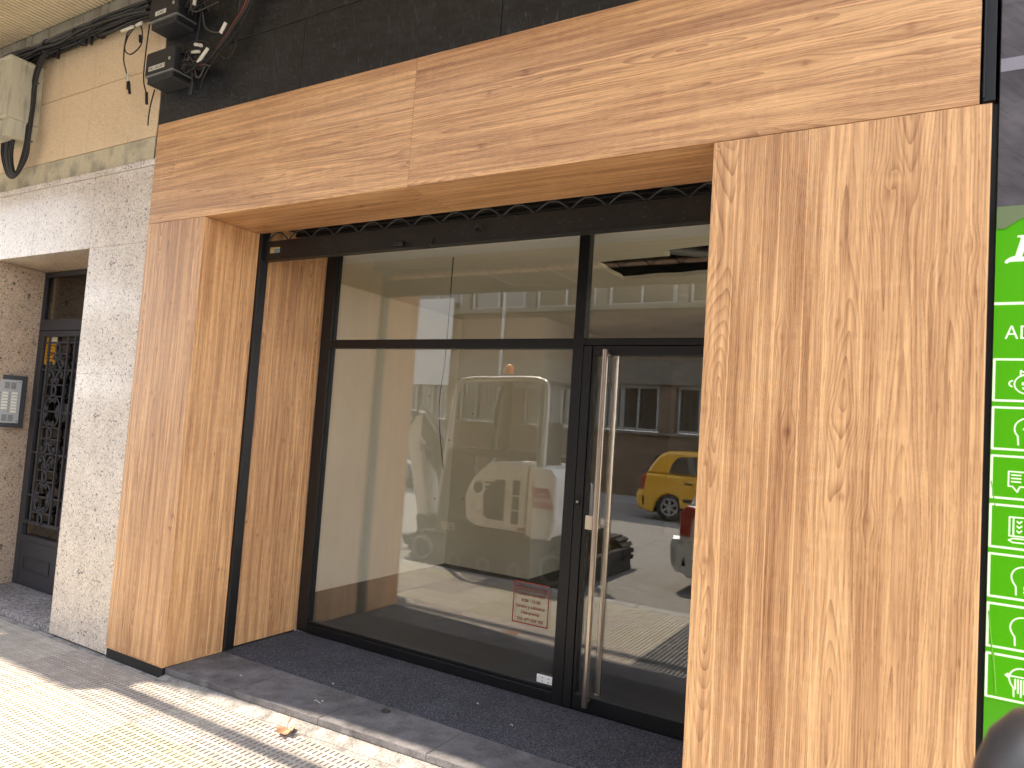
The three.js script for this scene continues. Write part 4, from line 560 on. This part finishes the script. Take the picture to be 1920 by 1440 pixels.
// ================================================================ across the street, seen mirrored in the glass
const opp = thing('brick_building', 'brick building with barred windows across the street mirrored in the glass', 'building', [-3, 0, 13.6]);
part('wall', [B(-26, 14, 0, 1.66, 13.1, 16), B(-26, 14, 4.1, 5.0, 13.1, 16), B(-26, 14, 6.4, 9.9, 13.1, 16), B(-26, 14, 2.95, 4.1, 13.12, 16)], M.brick, opp);
part('string_course', RB(-26, 14, 2.93, 3.55, 13.02, 13.11, 0.01, 1), M.oppStone, opp); part('sill_course', RB(-26, 14, 4.92, 5.06, 12.98, 13.12, 0.01, 1), M.oppStone, opp); part('sill_course', RB(-26, 14, 1.62, 1.7, 13.0, 13.11, 0.01, 1), M.oppStone, opp);
for (let i = 0; i < 16; i++) { const x = -22 + i * 2.25; part('pier', B(x, x + 0.42, 1.66, 2.95, 13.12, 13.6), M.brick, opp); part('pier', B(x + 0.3, x + 0.6, 5.0, 6.4, 13.12, 13.6), M.oppStone, opp); }
for (let i = 0; i < 15; i++) { const x = -22 + i * 2.25;
  const f = part('window', [B(x + 0.45, x + 2.22, 2.83, 2.9, 13.2, 13.26), B(x + 0.45, x + 2.22, 1.71, 1.78, 13.2, 13.26), B(x + 0.45, x + 0.52, 1.78, 2.83, 13.2, 13.26), B(x + 2.15, x + 2.22, 1.78, 2.83, 13.2, 13.26), B(x + 1.0, x + 1.07, 1.78, 2.83, 13.2, 13.26), B(x + 1.6, x + 1.67, 1.78, 2.83, 13.2, 13.26)], M.oppFrame, opp); part('pane', B(x + 0.5, x + 2.2, 1.75, 2.85, 13.28, 13.29), M.carGlass, f);
  const f2 = part('window', [B(x + 0.65, x + 2.5, 5.07, 5.13, 13.2, 13.26), B(x + 0.65, x + 0.72, 5.13, 6.4, 13.2, 13.26), B(x + 2.43, x + 2.5, 5.13, 6.4, 13.2, 13.26), B(x + 1.55, x + 1.61, 5.13, 6.4, 13.2, 13.26)], M.oppFrame, opp); part('pane', B(x + 0.7, x + 2.45, 5.1, 6.4, 13.28, 13.29), M.carGlass, f2);
  for (let k = 0; k < 11; k++) if (i > 4 && i < 13) part('window_bar', B(x + 0.5 + k * 0.165, x + 0.515 + k * 0.165, 1.7, 2.9, 13.05, 13.065), M.blackMatt, opp);
}
part('cornice', RB(-26, 14, 9.9, 10.1, 12.9, 16, 0.02), M.oppStone, opp);
solo('white_banner', RB(-9.7, -8.35, 2.72, 5.4, 12.9, 12.95, 0.005, 1), std({ color: 0xacacaa, roughness: 0.8 }), 'white sheet hung on the brick building across the street', 'banner');
{
  const l = thing('street_lamp', 'slim grey street lamp post mirrored in the upper window pane', 'street lamp', [-5.6, 0, 11.4]);
  part('post', cyl([-5.6, 0, 11.4], [-5.6, 6.5, 11.4], 0.06, 12, 0.04), M.alu, l); part('arm', tube([[-5.6, 6.4, 11.4], [-5.6, 7, 11.2], [-5.6, 7.2, 10.6]], 0.035, 16), M.alu, l); part('head', RB(-5.72, -5.48, 7.13, 7.23, 10.0, 10.65, 0.03), M.alu, l);
}
// hatchback profile, front to +x or -x by turning the thing; origin at the ground under the middle
function car(name, label, base, turn, paint, group, slim) {
  const g = thing(name, label, 'car', base, group); g.rotation.y = turn;
  const sub = (n, gg, m, p = g) => { const q = new THREE.Mesh(Array.isArray(gg) ? mergeGeometries(gg.map(k => k.index ? k.toNonIndexed() : k)) : gg, m); q.name = n; q.castShadow = q.receiveShadow = true; p.add(q); return q; };
  const arch = (cx, r) => { const a = []; for (let i = 0; i <= 10; i++) { const t = Math.PI * i / 10; a.push([cx - Math.cos(t) * r, 0.16 + Math.sin(t) * r * 1.15]); } return a; };
  // body side outline, rear at x = -1.8
  const low = [[-1.8, 0.42], [-1.79, 0.24], [-1.7, 0.17], ...arch(-1.18, 0.34), ...arch(1.18, 0.34), [1.66, 0.17], [1.8, 0.24], [1.83, 0.5], [1.78, 0.72, 1.6, 0.8], [0.95, 0.9], [0.9, 0.92], [-1.72, 0.95], [-1.8, 0.7]];
  sub('body', ext(low, -0.8, 0.8, 0.05), paint);
  const cab = [[-1.74, 0.94], [-1.55, 1.36, -1.3, 1.42], [-0.4, 1.49, 0.15, 1.38], [0.42, 1.3, 1.02, 0.93]];
  sub('roof', ext(cab, -0.68, 0.68, 0.07), paint);
  for (const s of [-1, 1]) {
    const z0 = s > 0 ? 0.672 : -0.69, z1 = z0 + 0.018;
    const wr = [[-1.25, 0.97], [-1.22, 1.2, -1.05, 1.31], [-0.42, 1.36], [-0.42, 0.97]], wf = [[-0.34, 0.97], [-0.34, 1.365], [0.1, 1.33, 0.3, 1.24], [0.78, 0.97]];
    sub('side_window', ext(wr, z0, z1, 0.003), M.carGlass); sub('side_window', ext(wf, z0, z1, 0.003), M.carGlass);
    const d = sub('door', ext([[-0.95, 0.3], [-1.02, 0.6, -0.98, 0.93], [-0.4, 0.93], [-0.4, 0.3]], s > 0 ? 0.792 : -0.808, s > 0 ? 0.808 : -0.792, 0.004), paint); sub('handle', ext([[-0.88, 0.78], [-0.72, 0.78], [-0.72, 0.81], [-0.88, 0.81]], s > 0 ? 0.808 : -0.824, s > 0 ? 0.824 : -0.808, 0.004), M.blackMatt, d);
    sub('door', ext([[-0.38, 0.3], [-0.38, 0.93], [0.76, 0.92], [0.8, 0.5], [0.7, 0.3]], s > 0 ? 0.792 : -0.808, s > 0 ? 0.808 : -0.792, 0.004), paint);
    sub('rub_strip', ext([[-0.9, 0.42], [0.7, 0.42], [0.7, 0.48], [-0.9, 0.49]], s > 0 ? 0.806 : -0.818, s > 0 ? 0.818 : -0.806, 0.003), M.blackMatt);
    for (const cx of [-1.18, 1.18]) {
      const w = sub('wheel', new THREE.TorusGeometry(0.22, 0.075, 10, 28).scale(1, 1, 1.25).translate(cx, 0.29, s * 0.7), M.tyre);
      sub('rim', (() => { const a = [new THREE.TorusGeometry(0.165, 0.02, 6, 24).translate(cx, 0.29, s * 0.77)]; for (let k = 0; k < 6; k++) { const q = new THREE.BoxGeometry(0.05, 0.16, 0.03); q.translate(0, 0.09, 0); q.rotateZ(k * Math.PI / 3); q.translate(cx, 0.29, s * 0.765); a.push(q); } a.push(new THREE.CylinderGeometry(0.045, 0.045, 0.04, 12).rotateX(Math.PI / 2).translate(cx, 0.29, s * 0.765)); return a; })(), M.rim, w);
    }
    // lamp clusters wrapped round the corners
    sub('tail_lamp', ext([[-1.785, 0.62], [-1.79, 0.86], [-1.72, 0.95], [slim ? -1.68 : -1.56, 0.93], [slim ? -1.7 : -1.64, 0.8], [slim ? -1.72 : -1.66, 0.6]], s > 0 ? 0.62 : -0.812, s > 0 ? 0.812 : -0.62, 0.02), M.redLamp);
    sub('headlamp', ext([[1.5, 0.64], [1.5, 0.76], [1.74, 0.7], [1.8, 0.6]], s > 0 ? 0.55 : -0.805, s > 0 ? 0.805 : -0.55, 0.015), M.white);
    sub('mirror', (() => { const q = new RoundedBoxGeometry(0.1, 0.12, 0.16, 2, 0.03); q.translate(0.72, 1.0, s * 0.86); return q; })(), paint);
  }
  sub('rear_bumper', ext([[-1.9, 0.28], [-1.92, 0.5], [-1.88, 0.6], [-1.7, 0.61], [-1.62, 0.5], [-1.6, 0.2], [-1.84, 0.2]], -0.8, 0.8, 0.1), paint);
  sub('rear_window', (() => { const q = new THREE.BoxGeometry(0.02, 0.36, 1.06); q.rotateZ(-0.42); q.translate(-1.652, 1.16, 0); return q; })(), M.carGlass); sub('windscreen', (() => { const q = new THREE.BoxGeometry(0.02, 0.62, 1.1); q.rotateZ(0.98); q.translate(0.66, 1.17, 0); return q; })(), M.carGlass);
  sub('underside', (() => { const q = new THREE.BoxGeometry(3.3, 0.1, 1.3); q.translate(0, 0.22, 0); return q; })(), M.blackMatt);
  return g;
}
car('yellow_hatchback', 'yellow hatchback parked across the street mirrored in the door glass', [0.98, -0.12, 10.25], 0, M.yellowPaint, 'cars in the street', true);
car('silver_car', 'silver car with red tail lamp mirrored at the right edge of the door glass', [3.72, -0.12, 3.92], 0, M.silverPaint, 'cars in the street').scale.setScalar(1);
car('dark_car', 'dark blue grey car across the street mirrored behind the excavator boom', [-8.6, -0.12, 10.2], 0, M.darkPaint, 'cars in the street');

// mini excavator standing in the street, its side towards the shop
{
  const e = thing('mini_excavator', 'white and black mini excavator with orange beacon mirrored in the shop window', 'excavator', [-0.1, -0.12, 3.1]);
  const zn = 2.18, zf = 4.1, K = M.machineBlack, Wt = M.machineWhite;
  for (const [a, b, nm] of [[zn, zn + 0.36, 1], [zf - 0.36, zf, 2]]) {
    const r = 0.19, cx0 = -0.86, cx1 = 0.86, cy = 0.075, out = [], N = 56, len = 2 * (cx1 - cx0) + 2 * Math.PI * r;
    const at = d => { d = ((d % len) + len) % len; const L = cx1 - cx0; if (d < L) return [cx0 + d, cy + r, 0]; d -= L; if (d < Math.PI * r) { const t = d / r; return [cx1 + Math.sin(t) * r, cy + Math.cos(t) * r, -t]; } d -= Math.PI * r; if (d < L) return [cx1 - d, cy - r, Math.PI]; d -= L; const t = d / r; return [cx0 - Math.sin(t) * r, cy - Math.cos(t) * r, Math.PI - t]; };
    const pads = []; for (let i = 0; i < N; i++) { const [x, y, t] = at(i / N * len), q = new THREE.BoxGeometry(len / N * 0.62, 0.035, b - a); q.rotateZ(t); q.translate(x, y, (a + b) / 2); pads.push(q); }
    const tr = part('track', [...pads, ext([[cx0, cy + r - 0.01], [cx1, cy + r - 0.01], ...Array.from({ length: 9 }, (_, i) => { const t = Math.PI * (i + 0.5) / 9; return [cx1 + Math.sin(t) * (r - 0.01), cy + Math.cos(t) * (r - 0.01)]; }), [cx1, cy - r + 0.01], [cx0, cy - r + 0.01], ...Array.from({ length: 9 }, (_, i) => { const t = Math.PI * (i + 0.5) / 9; return [cx0 - Math.sin(t) * (r - 0.01), cy - Math.cos(t) * (r - 0.01)]; })], a + 0.02, b - 0.02)].map(q => q.index ? q.toNonIndexed() : q), M.rubber, e);
    for (const [x, rr0] of [[cx0, 0.13], [cx1, 0.14], [-0.4, 0.07], [0, 0.07], [0.4, 0.07]]) part('roller', new THREE.TorusGeometry(rr0, 0.025, 6, 20).translate(x, x === cx0 || x === cx1 ? cy : cy - 0.08, nm === 1 ? a + 0.01 : b - 0.01), M.rim, tr);
  }
  part('undercarriage', RB(-0.6, 0.6, 0.0, 0.24, zn + 0.37, zf - 0.37, 0.03), K, e);
  part('blade', ext([[1.0, -0.08], [1.08, -0.1], [1.04, 0.05], [1.06, 0.16], [1.0, 0.16], [0.98, 0.05]], zn + 0.1, zf - 0.1, 0.01), K, e);
  part('deck', ext([[-0.7, 0.26], [0.8, 0.26], [0.86, 0.38], [0.86, 0.42], [-0.7, 0.46]], zn + 0.02, zf - 0.4, 0.02), K, e); part('far_cover', ext([[-0.6, 0.46], [-0.6, 0.9], [-0.3, 1.05], [0.4, 1.1], [0.6, 0.9], [0.6, 0.43]], zn + 1.05, zf - 0.3, 0.05), Wt, e);
  part('lower_cab_panel', ext([[-0.68, 0.46], [-0.2, 0.46], [-0.2, 1.2], [-0.58, 1.27], [-0.62, 1.0]], zn + 0.01, zn + 0.05, 0.005), K, e);
  // cab frame: tube run and pillars
  const zc = zn + 1.02;
  for (const z of [zn + 0.04, zc]) part('cab_frame', tube([[-0.68, 0.46, z], [-0.66, 0.8, z], [-0.585, 1.6, z], [-0.55, 1.9, z], [-0.5, 2.03, z], [-0.38, 2.085, z], [0.0, 2.1, z], [0.42, 2.11, z], [0.62, 2.08, z], [0.66, 1.95, z], [0.66, 1.1, z]], 0.032, 80, 8), z < zc ? std({ color: 0xc2c0ba, metalness: 0.3, roughness: 0.3 }) : K, e);  // near tube coloured pale in place of a sun highlight
  part('cab_roof', RB(-0.42, 0.66, 2.06, 2.12, zn + 0.03, zc + 0.02, 0.03), K, e);
  part('cab_pillar', [RB(0.1, 0.2, 1.2, 2.07, zn + 0.03, zn + 0.09, 0.02), RB(0.58, 0.68, 1.1, 2.07, zn + 0.03, zn + 0.1, 0.02), RB(0.58, 0.68, 1.1, 2.07, zc - 0.06, zc, 0.02), RB(-0.56, 0.66, 1.2, 1.3, zn + 0.025, zn + 0.075, 0.015)], K, e);
  for (const p of [[[-0.5, 1.3], [-0.46, 1.88], [-0.3, 2.0], [0.1, 2.02], [0.1, 1.3]], [[0.2, 1.3], [0.2, 2.02], [0.58, 2.0], [0.58, 1.3]]]) part('cab_window', ext(p, zn + 0.045, zn + 0.055), M.cabGlass, e);
  part('cab_back', RB(-0.5, 0.6, 0.5, 1.25, zc - 0.04, zc, 0.01), K, e);
  part('seat', [RB(0.1, 0.55, 0.85, 1.0, zn + 0.3, zn + 0.75, 0.05), RB(0.42, 0.56, 0.95, 1.65, zn + 0.32, zn + 0.73, 0.05)], K, e);
  part('engine_cover', ext([[-0.28, 0.52], [-0.3, 0.75], [-0.24, 1.0, 0.02, 1.16], [0.5, 1.17], [0.5, 0.42], [-0.1, 0.42], [-0.24, 0.44, -0.28, 0.52]], zn - 0.005, zn + 1.0, 0.03), Wt, e);
  part('counterweight', ext([[0.515, 0.4], [0.52, 1.16], [0.8, 1.14], [0.87, 1.05], [0.88, 0.55], [0.82, 0.38], [0.6, 0.37]], zn - 0.02, zn + 0.62, 0.04), Wt, e);
  part('vent_grille', ext([[-0.03, 0.58], [-0.05, 0.78], [0.06, 0.96, 0.16, 0.97], [0.23, 0.97], [0.23, 0.52], [0.03, 0.52]], zn - 0.012, zn - 0.004), K, e);
  for (let k = 0; k < 8; k++) part('vent_slat', RB(-0.03, 0.22, 0.55 + k * 0.052, 0.572 + k * 0.052, zn - 0.02, zn - 0.013, 0.003, 1), K, e);
  part('filler_recess', cyl([-0.12, 0.86, zn - 0.012], [-0.12, 0.86, zn - 0.004], 0.075, 20), K, e); part('filler_ring', new THREE.TorusGeometry(0.075, 0.014, 8, 24).translate(-0.12, 0.86, zn - 0.01), Wt, e);
  for (const [y0, y1] of [[0.82, 0.98], [0.66, 0.8], [0.5, 0.64]]) part('louvre', RB(0.33, 0.42, y0, y1, zn - 0.014, zn - 0.004, 0.01), K, e);
  part('badge', (() => { const s = new THREE.Shape(); [[-0.15, -0.11], [0.11, -0.11], [0.13, 0.11], [-0.07, 0.11]].forEach((p, i) => i ? s.lineTo(...p) : s.moveTo(...p)); const g = new THREE.ShapeGeometry(s); const p = g.attributes.position, uv = []; for (let i = 0; i < p.count; i++) uv.push((p.getX(i) + 0.15) / 0.28, (p.getY(i) + 0.11) / 0.22); g.setAttribute('uv', new THREE.Float32BufferAttribute(uv, 2)); g.rotateY(Math.PI); g.translate(0.71, 0.82, zn - 0.0215); return g; })(), std({ roughness: 0.5, map: canvasTex(280, 220, (x, w, h) => { x.fillStyle = '#a8281c'; x.fillRect(0, 0, w, h); x.fillStyle = '#f2ece2'; x.font = 'bold 74px sans-serif'; x.textAlign = 'center'; x.fillText('Bobcat', w / 2 + 4, 150, 220); x.fillRect(120, 60, 60, 14); }) }), e);
  part('model_number', (() => { const g = new THREE.PlaneGeometry(0.34, 0.11); g.rotateY(Math.PI); g.translate(-0.5, 0.37, zn + 0.0135); return g; })(), std({ roughness: 0.5, map: canvasTex(340, 110, (x, w, h) => { x.fillStyle = '#232425'; x.fillRect(0, 0, w, h); x.fillStyle = '#ece6da'; x.font = 'italic bold 118px sans-serif'; x.textAlign = 'center'; x.fillText('E50', w / 2, 98); }) }), e);
  part('reflector', B(0.42, 0.52, 0.44, 0.475, zn - 0.016, zn - 0.006), M.redLamp, e);
  const bc = part('beacon', [cyl([0.0, 2.115, zn + 0.3], [0.0, 2.18, zn + 0.3], 0.05, 16)], M.alu, e); part('beacon_lens', (() => { const g = new THREE.LatheGeometry([[0.052, 0], [0.052, 0.07], [0.042, 0.1], [0.02, 0.118], [0, 0.122]].map(q => new THREE.Vector2(...q)), 20); g.translate(0, 2.18, zn + 0.3); return g; })(), M.orange, bc);
  // boom folded to the left, arm hanging white
  const zb0 = 3.0, zb1 = 3.28;
  part('boom', ext([[-0.72, 0.35], [-0.72, 0.6], [-1.1, 1.15, -1.62, 1.68], [-1.86, 1.72], [-1.88, 1.5], [-1.66, 1.4], [-1.3, 1.0, -1.0, 0.42]], zb0, zb1, 0.02), K, e);
  part('arm', ext([[-1.62, 1.66], [-1.86, 1.6], [-1.84, 1.3], [-1.58, 0.3], [-1.46, 0.26], [-1.4, 0.36], [-1.62, 1.25]], zb0 - 0.02, zb1 + 0.02, 0.03), Wt, e);
  part('cylinder', cyl([-0.9, 0.45, zb0 - 0.06], [-1.5, 1.25, zb0 - 0.06], 0.045, 12), K, e); part('cylinder_rod', cyl([-1.2, 0.86, zb0 - 0.06], [-1.55, 1.32, zb0 - 0.06], 0.022, 10), M.steel, e);
  part('hose', tube([[-0.8, 0.6, zb0 - 0.02], [-1.2, 1.3, zb0 - 0.04], [-1.6, 1.75, zb0 - 0.03], [-1.8, 1.5, zb0 - 0.04]], 0.014, 40), M.cable, e);
  part('bucket', ext([[-1.5, 0.34], [-1.36, 0.3], [-1.2, 0.1], [-1.24, -0.06], [-1.42, -0.11], [-1.66, -0.06], [-1.72, 0.06], [-1.5, 0.05], [-1.46, 0.15]], 2.85, 3.45, 0.01), M.rubber, e);
}
renderer.render(scene, camera);
